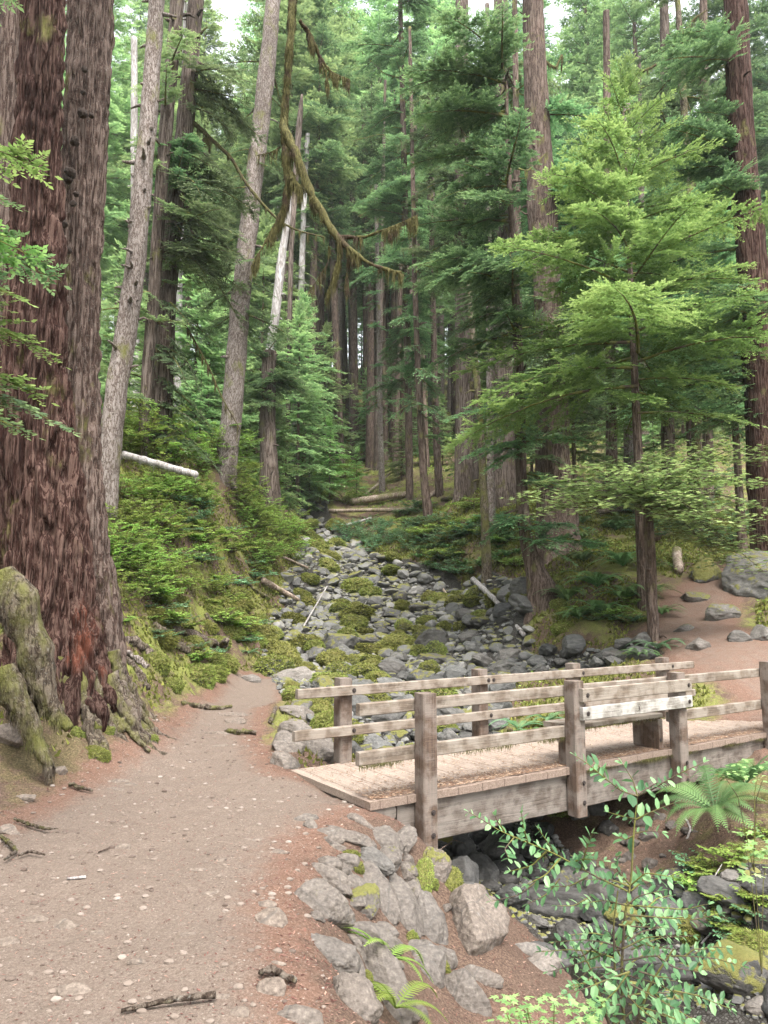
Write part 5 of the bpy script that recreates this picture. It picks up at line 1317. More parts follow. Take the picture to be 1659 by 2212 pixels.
# dead mossy limbs that belong to trees
def tree_limbs(sd, lst, hang=500, mat=None, seed=0):
    t, pts, rad = TREES[sd]; d = pts[1][1]
    for k, (pp, r0) in enumerate(lst):
        W_ = [P(x, y, d + i * .05) for i, (x, y) in enumerate(pp)]; r = np.linspace(r0, r0 * .3, len(pp))
        obj('limb', limb_mesh(W_, r, mat or MOSSLIMB, 'limb', n=24, sides=6, rough=.5, hang=hang, hl=(.06, .35), seed=seed + k, origin=pts[0]), t)
tree_limbs(3, [([(400,255),(420,265),(450,295),(500,340),(530,395),(570,445),(605,480),(645,500),(700,512)], .075), ([(372,520),(400,525),(445,528)], .05), ([(440,300),(455,300),(452,320)], .03)], 1500, seed=40)
tree_limbs(3, [([(362,690),(400,700),(450,790),(480,860),(520,930)], .045)], 1800, seed=50)
tree_limbs(23, [([(1468,110),(1440,128),(1400,150),(1330,175),(1300,172)], .07), ([(1470,70),(1462,20),(1455,-20)], .05), ([(1470,80),(1500,40),(1530,20)], .05),
                ([(1482,180),(1530,160),(1600,120)], .04), ([(1484,250),(1440,275),(1400,290)], .05), ([(1486,300),(1530,325),(1575,350)], .05), ([(1478,200),(1500,270),(1540,330)], .03),
                ([(1492,395),(1540,420),(1600,440)], .05), ([(1474,150),(1500,120),(1560,90)], .04)], 260, seed=60)
tree_limbs(24, [([(876,430),(830,440),(770,470)], .04), ([(872,300),(820,290),(760,305)], .035), ([(880,600),(930,580),(1000,560)], .035), ([(874,250),(910,270),(960,300)], .035), ([(868,170),(830,160),(780,110)], .04),
                ([(880,560),(950,585),(1060,575),(1130,565)], .035)], 160, LIMB, seed=70)
tree_limbs(22, [([(1096,350),(1060,330),(1010,300),(990,270)], .03), ([(1100,370),(1060,390),(1000,405)], .03), ([(1104,560),(1060,575),(960,580),(900,572)], .03), ([(1100,360),(1140,370),(1180,330)], .03)], 160, LIMB, seed=80)
tree_limbs(12, [([(1225,920),(1235,945),(1240,970),(1215,990),(1200,1010)], .05), ([(1195,905),(1205,930),(1190,980)], .04), ([(1192,380),(1220,375),(1240,372)], .07), ([(1205,430),(1215,400),(1205,385)], .06), ([(1160,120),(1200,150),(1215,115),(1212,150)], .06)], 600, seed=90)
tree_limbs(17, [([(1036,805),(1020,800),(1008,792)], .05), ([(1030,827),(1015,825)], .03), ([(1046,1040),(1030,1037),(1018,1042)], .07)], 200, seed=95)

def log(name, label, a, b, wa, wb, mat, sag=0, group=None, hang=0, seed=0, rough=.3, mid=None, sides=12):
    ra, rb = wa / 2 / FPX * a[1], wb / 2 / FPX * b[1]
    m = (np.array(a) + np.array(b)) / 2 + [0, 0, sag] if mid is None else np.array(mid)
    t = obj(name, limb_mesh([np.array(a) - m, np.zeros(3), np.array(b) - m], [ra, (ra + rb) / 2, rb], mat, name, n=26, sides=sides, rough=rough, hang=hang, seed=seed)); t.location = tuple(m)
    return tag(t, label, 'log', group)
def hp(px, py, up=0): q = hit(px, py).copy(); q[2] += up; return q
log('fallen_log', 'bleached log with green moss along its top, jutting from the left bank', P(268,982,19.0), P(424,1026,17.6), 17, 15, BARK_WHITE, .0, None, 120, 1, .35)
def m_at(px, py, d, up=0): q = P(px, py, d); q[2] = hz(q[0], q[1]) + up; return q
log('fallen_log', 'thick pale log lying across the slope at the creek head', hp(755,1090,.12), hp(882,1074,.15), 17, 13, WOODLOG, 0, 'logs at the creek head', 0, 2)
log('fallen_log', 'mossy log slanting up towards the moss-footed slim tree', hp(868,1116,.08), hp(948,1062,.1), 13, 9, WOODLOG, 0, 'logs at the creek head', 0, 3)
log('fallen_log', 'long thin log across the top of the stones at the creek head', hp(712,1108,.1), hp(905,1106,.1), 8, 9, WOODLOG, 0, 'logs at the creek head', 0, 4)
log('fallen_log', 'short pale split log below the long thin log', hp(748,1140,.1), hp(802,1124,.1), 7, 5, BARK_WHITE, 0, 'logs at the creek head', 0, 5)
log('fallen_log', 'dark log lying behind the slim trunks on the right slope', hp(955,1084,.1), hp(1072,1066,.1), 9, 8, BARK_MOSSY, 0, 'logs at the creek head', 0, 6)
log('fallen_log', 'thin tilted log propped among the stones left of the thick pale log', hp(790,1072,.1), hp(842,1040,.5), 6, 4, WOODLOG, 0, 'logs at the creek head', 0, 7)
log('driftwood_pole', 'long pale pole lying from the right bank down over the creek stones', hp(1022,1268,.25), hp(1132,1382,.12), 13, 10, BARK_WHITE, .1, None, 0, 8, .2)
log('driftwood', 'short red-brown stick of driftwood on the creek stones', hp(958,1284,.15), hp(985,1322,.1), 5, 4, WOODLOG, 0, 'driftwood in the creek bed', 0, 9)
log('driftwood', 'mossy log end poking out of the left bank over the creek stones', hp(566,1268,.2), hp(645,1308,.15), 15, 8, WOODLOG, 0, 'driftwood in the creek bed', 0, 10)
log('driftwood', 'pale forked stick leaning on mossy creek stones', hp(655,1362,.1), hp(706,1300,.5), 4, 3, BARK_WHITE, 0, 'driftwood in the creek bed', 0, 11)
log('driftwood', 'pale brown branch lying at the left side of the upper creek', hp(612,1212,.15), hp(665,1238,.15), 6, 5, WOODLOG, 0, 'driftwood in the creek bed', 0, 12)
log('fallen_log', 'short cut log end resting in the right trail', hp(1466,1245,.15), hp(1462,1205,.2), 20, 20, WOODLOG, 0, None, 0, 13)
log('fallen_log', 'rotten dark log on the slope below the deep forest trunks', hp(760,1000,.2), hp(905,985,.2), 8, 7, BARK_MOSSY, 0, 'rotting logs on the far slope', 0, 14)
log('fallen_log', 'mossy log low on the far slope right of the white tree', hp(690,1048,.2), hp(800,1020,.2), 7, 6, BARK_MOSSY, 0, 'rotting logs on the far slope', 0, 15)
log('fallen_log', 'mossy log lying on the ground above the fern bank on the right', hp(1290,1118,.2), hp(1420,1100,.2), 12, 10, BARK_MOSSY, 0, None, 0, 16)
# driftwood and sticks near the path
log('stick', 'weathered dark stick lying across the bottom of the path', hp(262,2192,.015), hp(465,2166,.03), 9, 13, BARK_ROOT, .01, None, 0, 20, .5, sides=9)
log('stick', 'small pale stick on the left half of the path', hp(145,1902,.01), hp(185,1900,.01), 6, 6, BARK_WHITE, 0, None, 0, 21, .3, sides=6)
log('stick', 'dark little stick on the path left of centre', hp(213,1845,.01), hp(235,1837,.01), 3, 3, BARK_DARK, 0, None, 0, 22, .3, sides=6)
log('stick', 'upright weathered wood chunk at the right edge of the far path', hp(583,1565,.03), hp(596,1540,.08), 10, 8, BARK_ROOT, 0, None, 0, 23, .3, sides=8)
log('stick', 'pale dead stick standing on the right bank of the lower creek', hp(1512,1956,.02), hp(1560,1880,.05), 4, 2, BARK_WHITE, 0, 'pale sticks on the right bank', 0, 24, .3, sides=6)
log('stick', 'pale dead stick leaning beside the mossy right-hand boulders', hp(1515,2050,.02), hp(1560,2010,.05), 4, 2, BARK_WHITE, 0, 'pale sticks on the right bank', 0, 25, .3, sides=6)
log('stick', 'thin bent twig arching over the stones under the bridge', hp(940,1850,.02), hp(1010,1835,.05), 2.4, 2, BARK_DARK, .08, None, 0, 26, .3, sides=6)
log('stick', 'pale curved root hanging on the dark bank under the bridge', P(1480,1822,7.9), P(1478,1760,8.2), 5, 4, BARK_WHITE, 0, None, 0, 27, .3, mid=P(1492,1790,8.0), sides=6)

# roots woven through the left bank; each is one root
def root(label, pts, ws, seed, up=.03, hang=0, mat=None, d=None):
    W_ = [(hp(x, y, up) if d is None else P(x, y, d)) for (x, y) in pts]; o_ = W_[0].copy()
    if d is None:
        ds = sorted(w_[1] for w_ in W_); dm = ds[len(ds) // 2]
        W_ = [(w_ if abs(w_[1] - dm) < 1.6 else P(x, y, dm)) for w_, (x, y) in zip(W_, pts)]; o_ = W_[0].copy()
    r = [w_ / 2 / FPX * q[1] for w_, q in zip(ws, W_)]
    t = obj('root', limb_mesh([q - o_ for q in W_], r, mat or BARK_ROOT, 'root', n=60, sides=20, rough=.55 if max(ws) > 40 else 1.1, hang=hang, seed=seed)); t.location = tuple(o_)
    return tag(t, label, 'root', 'roots in the left bank')
root('thick brown root with a knobbed end jutting from the mossy bank', [(372,1366),(395,1372),(427,1380),(446,1390),(478,1405),(490,1382)], [16,20,22,22,18,10], 1)
root('short stubby root end below the mossy bank edge', [(262,1385),(290,1393),(317,1410),(332,1428)], [14,20,22,16], 2)
root('pale rounded root end right of the giant trunk foot', [(258,1414),(280,1421),(300,1431),(318,1449)], [10,14,14,12], 3, mat=BARK_LIGHT)
root('bent root below the pale rounded root end', [(268,1428),(290,1450),(305,1470),(318,1492)], [14,16,18,12], 4)
root('slender root curling down the mossy bank', [(443,1330),(455,1345),(463,1362),(470,1376)], [8,14,13,10], 5)
root('moss-coated root sloping down the bank', [(330,1354),(350,1370),(375,1392),(412,1418)], [16,20,20,14], 6, hang=300, mat=BARK_MOSSY)
root('long mossy root slanting towards the creek', [(500,1240),(530,1262),(556,1282),(580,1296)], [8,9,9,7], 7, mat=BARK_MOSSY)
root('root running down to the path below the giant trunk', [(170,1480),(205,1500),(235,1530),(252,1560),(262,1590)], [26,26,22,16,10], 8, mat=BARK_MOSSY)
root('grey root with a lichen spot at the foot of the giant trunk', [(185,1462),(215,1478),(240,1500),(262,1512)], [18,22,20,12], 9)
root('root reaching the path edge at the far left bank', [(225,1500),(255,1540),(285,1580),(300,1602)], [14,16,14,8], 10, mat=BARK_MOSSY)
root('broad mossy root foot left of the giant trunk base', [(2,1240),(40,1300),(70,1380),(82,1450),(100,1510),(150,1575)], [60,80,74,60,44,24], 11, d=6.9, mat=BARK_MOSSY, hang=2500)
root('gnarled root looping under the broad mossy root foot', [(78,1470),(84,1520),(70,1570),(88,1600)], [18,20,22,16], 12, mat=BARK_ROOT, d=7.0)
root('second mossy root foot dropping to the dirt at the left edge', [(10,1440),(30,1500),(60,1560),(85,1620),(110,1655)], [50,52,40,30,16], 13, d=6.7, mat=BARK_MOSSY, hang=1800)
root('thin exposed root in the left bank near the path', [(30,1778),(60,1790),(95,1800),(125,1800)], [5,7,6,3], 14)
root('dark twisted root at the left edge of the photo', [(0,1815),(20,1832),(35,1850),(10,1868)], [7,9,8,5], 15)
root('thin root beside the dark twisted root', [(40,1858),(65,1850),(98,1858)], [4,6,3], 16)
root('small root crossing the far end of the path', [(395,1522),(430,1530),(470,1534),(500,1530)], [8,10,9,5], 17)
root('weathered root lying at the far left of the path', [(490,1584),(515,1588),(540,1586),(552,1590)], [9,10,9,6], 18)
root('short root entering the path below the bank', [(150,1700),(175,1712),(200,1716)], [8,8,4], 19)
root('mossy root low beside the path edge', [(262,1560),(280,1590),(305,1612),(322,1630)], [12,12,10,5], 20, mat=BARK_MOSSY)
root('rough root under the bottom-edge stone on the path', [(560,2118),(590,2112),(612,2126),(640,2140)], [10,14,14,8], 21)

rq = random.Random(4)
for k in range(17):   # buttress roots creeping from the giant's foot over the mossy mound
    a = math.radians(-95 + 150 * k / 16 + rq.uniform(-5, 5)); c0 = np.array([-3.42, 8.3]); dv_ = np.array([math.cos(a), math.sin(a)]); L = rq.uniform(.3, .8); pts_ = []
    wob = rq.uniform(-.5, .5)
    for q in np.linspace(0, 1, 6):
        xy = c0 + dv_ * (.40 + (L + .1) * q) + np.array([-dv_[1], dv_[0]]) * math.sin(q * 3 + k) * .12 * wob; pts_.append(np.array([xy[0], xy[1], hz(*xy) + .26 * (1 - q) ** 2 - .06 * q + .01]))
    r0 = rq.uniform(.05, .12); mt = BARK_MOSSY if k % 3 else BARK_ROOT
    t = obj('root', limb_mesh([q - pts_[0] for q in pts_], list(np.linspace(r0, .03, 6)), mt, 'root', n=40, sides=14, rough=1.2, hang=160, hl=(.01, .05), seed=k)); t.location = tuple(pts_[0])
    tag(t, 'mossy buttress root spreading from the foot of the giant red-brown tree', 'root', 'buttress roots of the giant tree')
# ------------------------------------------------------------------ broadleaf shrubs, ferns, ground cover
def leaf_cards(base, dirs, L, W, nrm_j, r, shape='oval'):
    "flat little leaf blades, folded along the midrib"
    n = len(base); dirs = dirs / (np.linalg.norm(dirs, axis=1)[:, None] + 1e-9)
    side = np.cross(dirs, [0, 0, 1]); side /= np.linalg.norm(side, axis=1)[:, None] + 1e-9
    side = side + np.stack([np.zeros(n), np.zeros(n), r.uniform(-nrm_j, nrm_j, n)], 1); side /= np.linalg.norm(side, axis=1)[:, None]
    up = np.cross(side, dirs)
    L = np.asarray(L).reshape(-1, 1) * np.ones((n, 1)); W = np.asarray(W).reshape(-1, 1) * np.ones((n, 1))
    if shape == 'oval':
        p = [(0, 0, 0), (.28, .42, .06), (.7, .40, .06), (1, 0, -.06), (.7, -.40, .06), (.28, -.42, .06), (.5, 0, 0)]
        F = [(6,0,1),(6,1,2),(6,2,3),(6,3,4),(6,4,5),(6,5,0)]
    elif shape == 'maple':
        a = [(-.08, 0)]
        rads = [.55, .3, .8, .42, 1.0, .42, .8, .3, .55]; angs = np.radians([-105, -75, -52, -24, 0, 24, 52, 75, 105])
        p = [(0, 0, 0)] + [(q * math.cos(t) * .62 + .18, q * math.sin(t) * .75, -.05 * q) for q, t in zip(rads, angs)]
        F = [(0, k, k + 1) for k in range(1, 9)] + [(0, 9, 1)]
    V = np.stack([base + dirs * L * a + side * W * b * 1.0 + up * L * c for (a, b, c) in p], 1).reshape(-1, 3)
    m = len(p); T = (np.arange(n)[:, None, None] * m + np.array(F)[None]).reshape(-1, 3)
    return V, T, m
def shrub_mesh(h, R, nst, leaf, seed, mat, shape='oval', flat=.5, nl=26):
    r = np.random.default_rng(seed); F = MB(); W = MB(); B = []; D = []; To = []
    for i in range(nst):
        a = i * 2.4 + r.uniform(-.4, .4); rad = R * math.sqrt(r.random()); hh = h * r.uniform(.6, 1) * (1 - .35 * (rad / R) ** 2)
        p = np.array([[0, 0, 0], [math.cos(a) * rad * .35, math.sin(a) * rad * .35, hh * .55], [math.cos(a) * rad, math.sin(a) * rad, hh]])
        c = resample(p, 8); W.add(*tube(c, np.linspace(.009, .003, 8), 4, False))
        for j in range(7):
            q = c[min(7, 2 + j)]; aa = a + r.uniform(-2, 2); l = R * r.uniform(.25, .5); e = q + np.array([math.cos(aa) * l, math.sin(aa) * l, l * r.uniform(-.1, .35)])
            W.add(*tube([q, (q + e) / 2 + [0, 0, .02], e], [.004, .003, .002], 3, False)); tn_ = r.uniform(-.2, .2) + .2 * (q[2] / h)
            for s in np.linspace(.15, 1, nl // 3):
                for sg in (-1, 1):
                    b = q + (e - q) * s; a3 = aa + sg * r.uniform(.7, 1.2); B.append(b); D.append([math.cos(a3), math.sin(a3), r.uniform(-flat, flat * .4)]); To.append(np.clip(.42 + tn_ + r.uniform(-.2, .2), 0, 1))
    B = np.array(B); V, T, m = leaf_cards(B, np.array(D), leaf * r.uniform(.7, 1.2, len(B)), leaf * .62, .5, r, shape)
    F.add(V, T=T, tone=np.repeat(To, m))
    return F.build('leaves', mat, False), W.build('stems', LIMB)
def fern_mesh(nf, L, seed, mat, npn=26, rise=.75):
    r = np.random.default_rng(seed); out = []
    for i in range(nf):
        mb = MB(); a = i * 2.39996 + r.uniform(-.3, .3); l = L * r.uniform(.7, 1.1); ri = rise * r.uniform(.55, 1.15)
        s = np.linspace(0, 1, 12); rr_ = l * (s * .85); zz = l * (ri * s - (ri * .55 + .28) * s ** 2.2)
        tw = r.uniform(-.25, .25); ang = a + tw * s
        c = np.stack([np.cos(ang) * rr_, np.sin(ang) * rr_, zz], 1); mb.add(*tube(c, np.linspace(.006, .002, 12), 3, False), tone=.3)
        ss = np.repeat(np.linspace(.12, 1, npn), 2); sg = np.tile([-1, 1], npn)
        b = np.stack([np.interp(ss, s, c[:, k]) for k in range(3)], 1); t = np.stack([np.gradient(np.interp(np.linspace(0, 1, 60), s, c[:, k])) for k in range(3)], 1)[np.clip((ss * 59).astype(int), 0, 59)]
        t /= np.linalg.norm(t, axis=1)[:, None]; sd_ = np.cross(t, [0, 0, 1]); sd_ /= np.linalg.norm(sd_, axis=1)[:, None] + 1e-6
        d = sd_ * sg[:, None] + t * .45 + [0, 0, -.12]
        pl_ = l * .15 * np.sin(np.clip(ss * 1.02 + .02, 0, 1) * math.pi) ** .6 * (1 - ss * .45) + .008
        w0 = l * .85 / npn * .82; d /= np.linalg.norm(d, axis=1)[:, None]
        tip = b + d * pl_[:, None]; q = np.stack([b - t * w0 * .5, b + t * w0 * .5, tip + t * w0 * .12, tip - t * w0 * .12], 1).reshape(-1, 3)
        mb.add(q, np.arange(len(q)).reshape(-1, 4), tone=np.repeat(np.clip(.45 + r.uniform(-.25, .25) + .2 * ss, 0, 1), 4)); out.append(mb)
    tot = MB()
    for m in out:
        V = np.concatenate(m.V); tot.add(V, np.concatenate(m.Q), None, np.concatenate(m.A))
    return tot.build('sword_fern', mat, False)
SH = {}
SH['bright'] = [shrub_mesh(.9, .55, 9, .05, 1, LEAF_SHRUB), shrub_mesh(.7, .6, 10, .05, 2, LEAF_SHRUB)]
SH['green'] = [shrub_mesh(.8, .6, 10, .055, 3, LEAF_HUCK), shrub_mesh(.55, .55, 9, .05, 4, LEAF_HUCK)]
SH['low'] = [shrub_mesh(.16, .30, 8, .045, 5, LEAF_SHRUB, flat=.2, nl=12), shrub_mesh(.14, .28, 8, .04, 6, LEAF_HUCK, flat=.2, nl=12)]
SH['maple'] = [shrub_mesh(.5, .5, 8, .11, 7, LEAF_HUCK, 'maple', .25, 9)]
def shrub(px, py, kind, s, label, group, q=None):
    q = hit(px, py) if q is None else q; lm, sm = rr.choice(SH[kind]); t = thing('shrub', label, 'shrub', (q[0], q[1], q[2] - .03), group); t.scale = (s, s, s * rr.uniform(.85, 1.15)); t.rotation_euler = (0, 0, rr.uniform(0, 6.28))
    obj('leaves', lm, t); obj('stems', sm, t); return t
def pick(poly):
    xs = [p[0] for p in poly]; ys = [p[1] for p in poly]
    while True:
        x, y = rr.uniform(min(xs), max(xs)), rr.uniform(min(ys), max(ys))
        if poly_sd(poly, np.array([x]), np.array([y]))[0] > 0: return x, y
rr.seed(33)
for poly, n, kind, s0, s1, lab, grp in [
 ([(215,1170),(300,1150),(345,1230),(470,1290),(470,1310),(330,1290),(250,1320),(225,1250)], 36, 'bright', .7, 1.15, 'pale green small-leaved shrub on the mossy bank beside the giant trunks', 'small-leaved shrubs on the left bank'),
 ([(215,1050),(430,1060),(470,1120),(330,1150),(240,1150)], 28, 'bright', .8, 1.2, 'pale green shrub on the left bank below the white log', 'shrubs below the white log'),
 ([(205,930),(300,950),(560,960),(560,1040),(430,1030),(230,1000)], 40, 'bright', 1.1, 2.0, 'sunlit yellow-green shrub on top of the left bank', 'sunlit shrubs along the bank top'),
 ([(490,1030),(560,1050),(640,1130),(650,1220),(560,1250),(520,1160)], 38, 'bright', .9, 1.5, 'green shrub on the slope between the left bank and the upper creek', 'shrubs beside the upper creek'),
 ([(640,1020),(760,1010),(760,1090),(640,1090)], 16, 'bright', 1.0, 1.8, 'green bush at the head of the creek', 'bushes at the creek head'),
 ([(740,1140),(850,1130),(900,1190),(800,1215),(740,1180)], 24, 'green', .8, 1.3, 'blue-green low bush at the right side of the upper creek', 'low bushes right of the creek'),
 ([(860,1120),(1030,1130),(1020,1260),(920,1230)], 16, 'maple', .9, 1.2, 'broad-leaved plant on the slope right of the creek', 'broad-leaved plants on the right slope'),
 ([(1230,1060),(1659,1040),(1659,1180),(1450,1190),(1240,1170)], 26, 'green', 1.0, 1.7, 'dark green bush under the trees on the right', 'bushes under the right-hand trees'),
 ([(300,1070),(440,1080),(540,1200),(560,1260),(480,1270),(360,1200)], 24, 'low', 1.6, 2.6, 'low pale green plant growing through moss on top of the bank', 'low plants on the mossy bank'),
 ([(860,1080),(1080,1090),(1130,1240),(1000,1250),(900,1180)], 24, 'low', 2.0, 3.4, 'low leafy plant on the open slope right of the creek', 'low plants on the right slope'),
 ([(340,1230),(480,1260),(575,1290),(540,1390),(440,1420),(330,1330)], 16, 'low', 1.4, 2.2, 'small bright plant rooted in the face of the left bank', 'small plants on the left bank face'),
 ([(250,1330),(330,1330),(480,1400),(500,1460),(400,1440),(300,1400)], 10, 'low', .8, 1.3, 'tiny low plant growing on the mossy bank face', 'tiny plants on the bank face'),
 ([(1480,1880),(1650,1790),(1655,1960),(1500,1960)], 7, 'low', .6, 1.0, 'low clover-like plant on the right bank below the bridge', 'low plants on the right bank'),
 ([(1540,1960),(1655,1930),(1655,2060),(1560,2040)], 6, 'low', .6, .9, 'low clover-like plant above the mossy right-hand boulders', 'low plants above the boulders'),
 ([(1180,1330),(1400,1300),(1380,1350),(1260,1370)], 8, 'low', 1.0, 1.6, 'low green plant on the mossy ground beneath the sword ferns', 'low plants beneath the ferns')]:
    for _ in range(n): shrub(*pick(poly), kind, rr.uniform(s0, s1), lab, grp)
FERN = [fern_mesh(22, 1.0, k, LEAF_FERN, rise=1.0) for k in range(4)]; FERNB = [fern_mesh(10, .8, 9 + k, LEAF_HUCK) for k in range(2)]; FERNL = fern_mesh(7, .45, 33, LEAF_SHRUB, 22)
def fern(px, py, wpx, label, group=None, me=None, d=None, tilt=(0, 0)):
    q = hit(px, py) if d is None else P(px, py, d); s = wpx / FPX * q[1] / 1.3
    o = obj('sword_fern', me or rr.choice(FERN)); o.location = (q[0], q[1], q[2] + .02); o.scale = (s, s, s); o.rotation_euler = (tilt[0], tilt[1], rr.uniform(0, 6.28)); return tag(o, label, 'fern', group)
for (px, py, w_, lab) in [(1225,1300,110,'dark sword fern nearest the hollow root stump'),(1290,1270,130,'large arching sword fern in the middle of the right fern bank'),(1350,1300,120,'sword fern right of the large arching one, touching the thin maple trunk'),
 (1300,1330,120,'sword fern low on the right fern bank'),(1250,1340,100,'small sword fern at the foot of the right fern bank'),(1345,1225,120,'sword fern high on the fern bank behind the maple trunk'),(1400,1290,110,'sword fern right of the maple trunk on the bank'),
 (1405,1235,90,'upper sword fern behind the maple trunk'),(1260,1215,90,'sword fern at the foot of the giant trunk'),(1430,1330,80,'low sword fern at the edge of the right trail'),(1420,1405,130,'green fern leaning over the far bridge rail below the maple trunk'),
 (1385,1425,80,'drooping fern on the brown mound behind the far rail'),(540,1415,60,'bright green fern at the foot of the left bank by the path'),(1120,1580,130,'lush green fern growing beside the second far post under the bridge rail'),(1185,1560,110,'lush green fern seen between the rails right of the second far post'),
 (1150,1600,80,'small fern peeking above the deck between rails')]:
    fern(px, py, w_, lab, 'ferns near the bridge', FERNB[0] if 'green fern' in lab else None)
for k in range(44):
    x, y = pick([(870,1110),(1100,1130),(1130,1200),(1020,1250),(930,1240),(860,1170)]); fern(x, y, rr.uniform(34, 60), 'sword fern on the open slope right of the creek', 'sword ferns on the right slope')
for k in range(14):
    x, y = pick([(1180,1080),(1420,1080),(1400,1200),(1270,1200)]); fern(x, y, rr.uniform(50, 80), 'sword fern in the shade behind the giant trunk', 'shaded sword ferns')
fern(1545,1760, 200, 'big sword fern spreading under the right end of the bridge', None, None, 7.4, (.35, 0))
fern(1610,1700, 190, 'sword fern fronds at the right edge beside the bridge beam', None, None, 7.9, (.3, 0))
# foreground ferns in the stone edge
for (px, py, w_, lab, tl) in [(835,2085,150,'small bright green fern growing from the stone edge in the foreground',(.1,.5)),(855,2190,160,'lower fern with broad leaves among the foreground stones',(.1,.3))]:
    q = hit(px, py); q = P(px, py, q[1] - .18); s = w_ / FPX * q[1] / .42; o = obj('sword_fern', FERNL); o.location = tuple(q + [0, 0, .03]); o.scale = (s, s, s); o.rotation_euler = (tl[0], tl[1], 1.0); tag(o, lab, 'fern', 'ferns in the stone edge')

# vine maple: trunk, radiating limbs and a flat umbrella of leaves
md = hit(1412, 1382)[1]
pts, rad = ptrunk([(1412,1385,27),(1408,1300,25),(1405,1200,25),(1400,1130,24),(1397,1075,20)], md, 0)
vm = tree('vine_maple', 'vine maple with a flat umbrella of lit pale green leaves on a single dark trunk', 'tree', pts, rad, BARK_DARK, 20, .1, None, None, 5, None, .01, .25, .15, 55, 5, 9, .3)
rv = np.random.default_rng(4); Bm, Dm, Tm = [], [], []; Wm = MB(); o_ = pts[0]
top = P(1398, 1085, md)
arms = [(1125,1075,-.6),(1180,1040,.8),(1240,1010,-1.5),(1280,1100,-1.2),(1320,1000,1.2),(1400,985,.5),(1380,1020,-1.6),(1470,960,1.2),(1500,1010,-1.5),(1560,955,.6),(1580,1030,-1.2),(1640,990,1),(1690,1050,0),(1700,1110,-1),(1620,1120,-1.6),(1540,1130,-2),(1470,1080,-2),(1240,1060,1.5),(1330,1060,2),(1720,970,1.5),(1680,1180,-1),(1590,1190,-1.2),(1500,1150,.8),(1560,1215,-.6),(1650,1235,-.8),(1450,1120,-1.6),(1200,1085,-.8),(1160,1110,.3)]
for (ex, ey, dd) in arms:
    e = P(ex, ey, md + dd); mid = (top + e) / 2 + [0, 0, .12 * np.linalg.norm(e - top)]; c = resample(np.array([top, mid, e]), 14); Wm.add(*tube(c - o_, np.linspace(.022, .004, 14), 5, False))
    for i in range(2, 14):
        for _ in range(5):
            a = rv.uniform(0, 6.28); l = rv.uniform(.15, .55); q = c[i]; e2 = q + [math.cos(a) * l, math.sin(a) * l, rv.uniform(-.12, .08)]; Wm.add(*tube(np.array([q, e2]) - o_, [.005, .002], 3, False))
            for s in (.2, .45, .7, .9, 1.0):
                if rv.random() < .1: continue
                b = q + (e2 - q) * s + rv.normal(size=3) * [.05, .05, .03]; a3 = a + rv.uniform(-1.3, 1.3); Bm.append(b); Dm.append([math.cos(a3), math.sin(a3), rv.uniform(-.18, .12)]); Tm.append(np.clip(rv.normal(.5, .25), 0, 1))
V, T, m = leaf_cards(np.array(Bm) - o_, np.array(Dm), rv.uniform(.11, .17, len(Bm)), rv.uniform(.11, .17, len(Bm)), .35, rv, 'maple')
F = MB(); F.add(V, T=T, tone=np.repeat(Tm, m)); obj('leaves', F.build('leaves', LEAF_MAPLE, False), vm); obj('branches', Wm.build('branches', BARK_MOSSY), vm)

# foreground huckleberry
def z6(x, y): return 829.5 + x * .5, 1474.6 + y * .5
hd = 3.4
HK = thing('huckleberry_bush', 'leafy huckleberry bush with paired oval blue-green leaves in front of the bridge', 'shrub', tuple(P(1340, 2230, hd)))
ho = P(1340, 2230, hd); rh = np.random.default_rng(12); Bh, Dh, Th, Lh = [], [], [], []; Wh = MB()
def twig(pl_, d=hd, leafpx=17, r0=.004, seed=0, leaves=True, dd=0.0):
    W_ = np.array([P(*z6(x, y), d + dd * i / max(1, len(pl_) - 1)) for i, (x, y) in enumerate(pl_)]); c = resample(W_, max(8, len(pl_) * 6)); Wh.add(*tube(c - ho, np.linspace(r0, r0 * .35, len(c)), 5, False))
    if not leaves: return
    L = np.linalg.norm(np.diff(c, axis=0), axis=1).sum(); n = max(4, int(L / .019)); s = np.linspace(.12, 1, n)
    t = np.gradient(c, axis=0); 
    for i, q in enumerate(s):
        k = min(len(c) - 1, int(q * (len(c) - 1))); b = c[k]; tt = t[k] / np.linalg.norm(t[k]); sd_ = np.cross(tt, [0, -.75, .65]); sd_ /= np.linalg.norm(sd_); sg = 1 if i % 2 else -1
        Bh.append(b); Dh.append(sd_ * sg + tt * rh.uniform(.45, .9) + rh.normal(size=3) * .22); Th.append(np.clip(rh.normal(.45, .33), 0, 1)); Lh.append(leafpx / FPX * d * rh.uniform(.5, 1.25) * (1 - .3 * q))
    Bh.append(c[-1]); Dh.append(t[-1] / np.linalg.norm(t[-1])); Th.append(.8); Lh.append(leafpx / FPX * d * .6)
for st in ([(1040,1560),(1025,1250),(1040,1000),(1068,850),(1078,650),(1095,490)], [(990,1560),(1000,1300),(990,1050),(1010,900)], [(1060,1560),(1150,1300),(1250,1150)], [(1000,1560),(900,1250),(850,1150)]): twig(st, r0=.008, leaves=False)
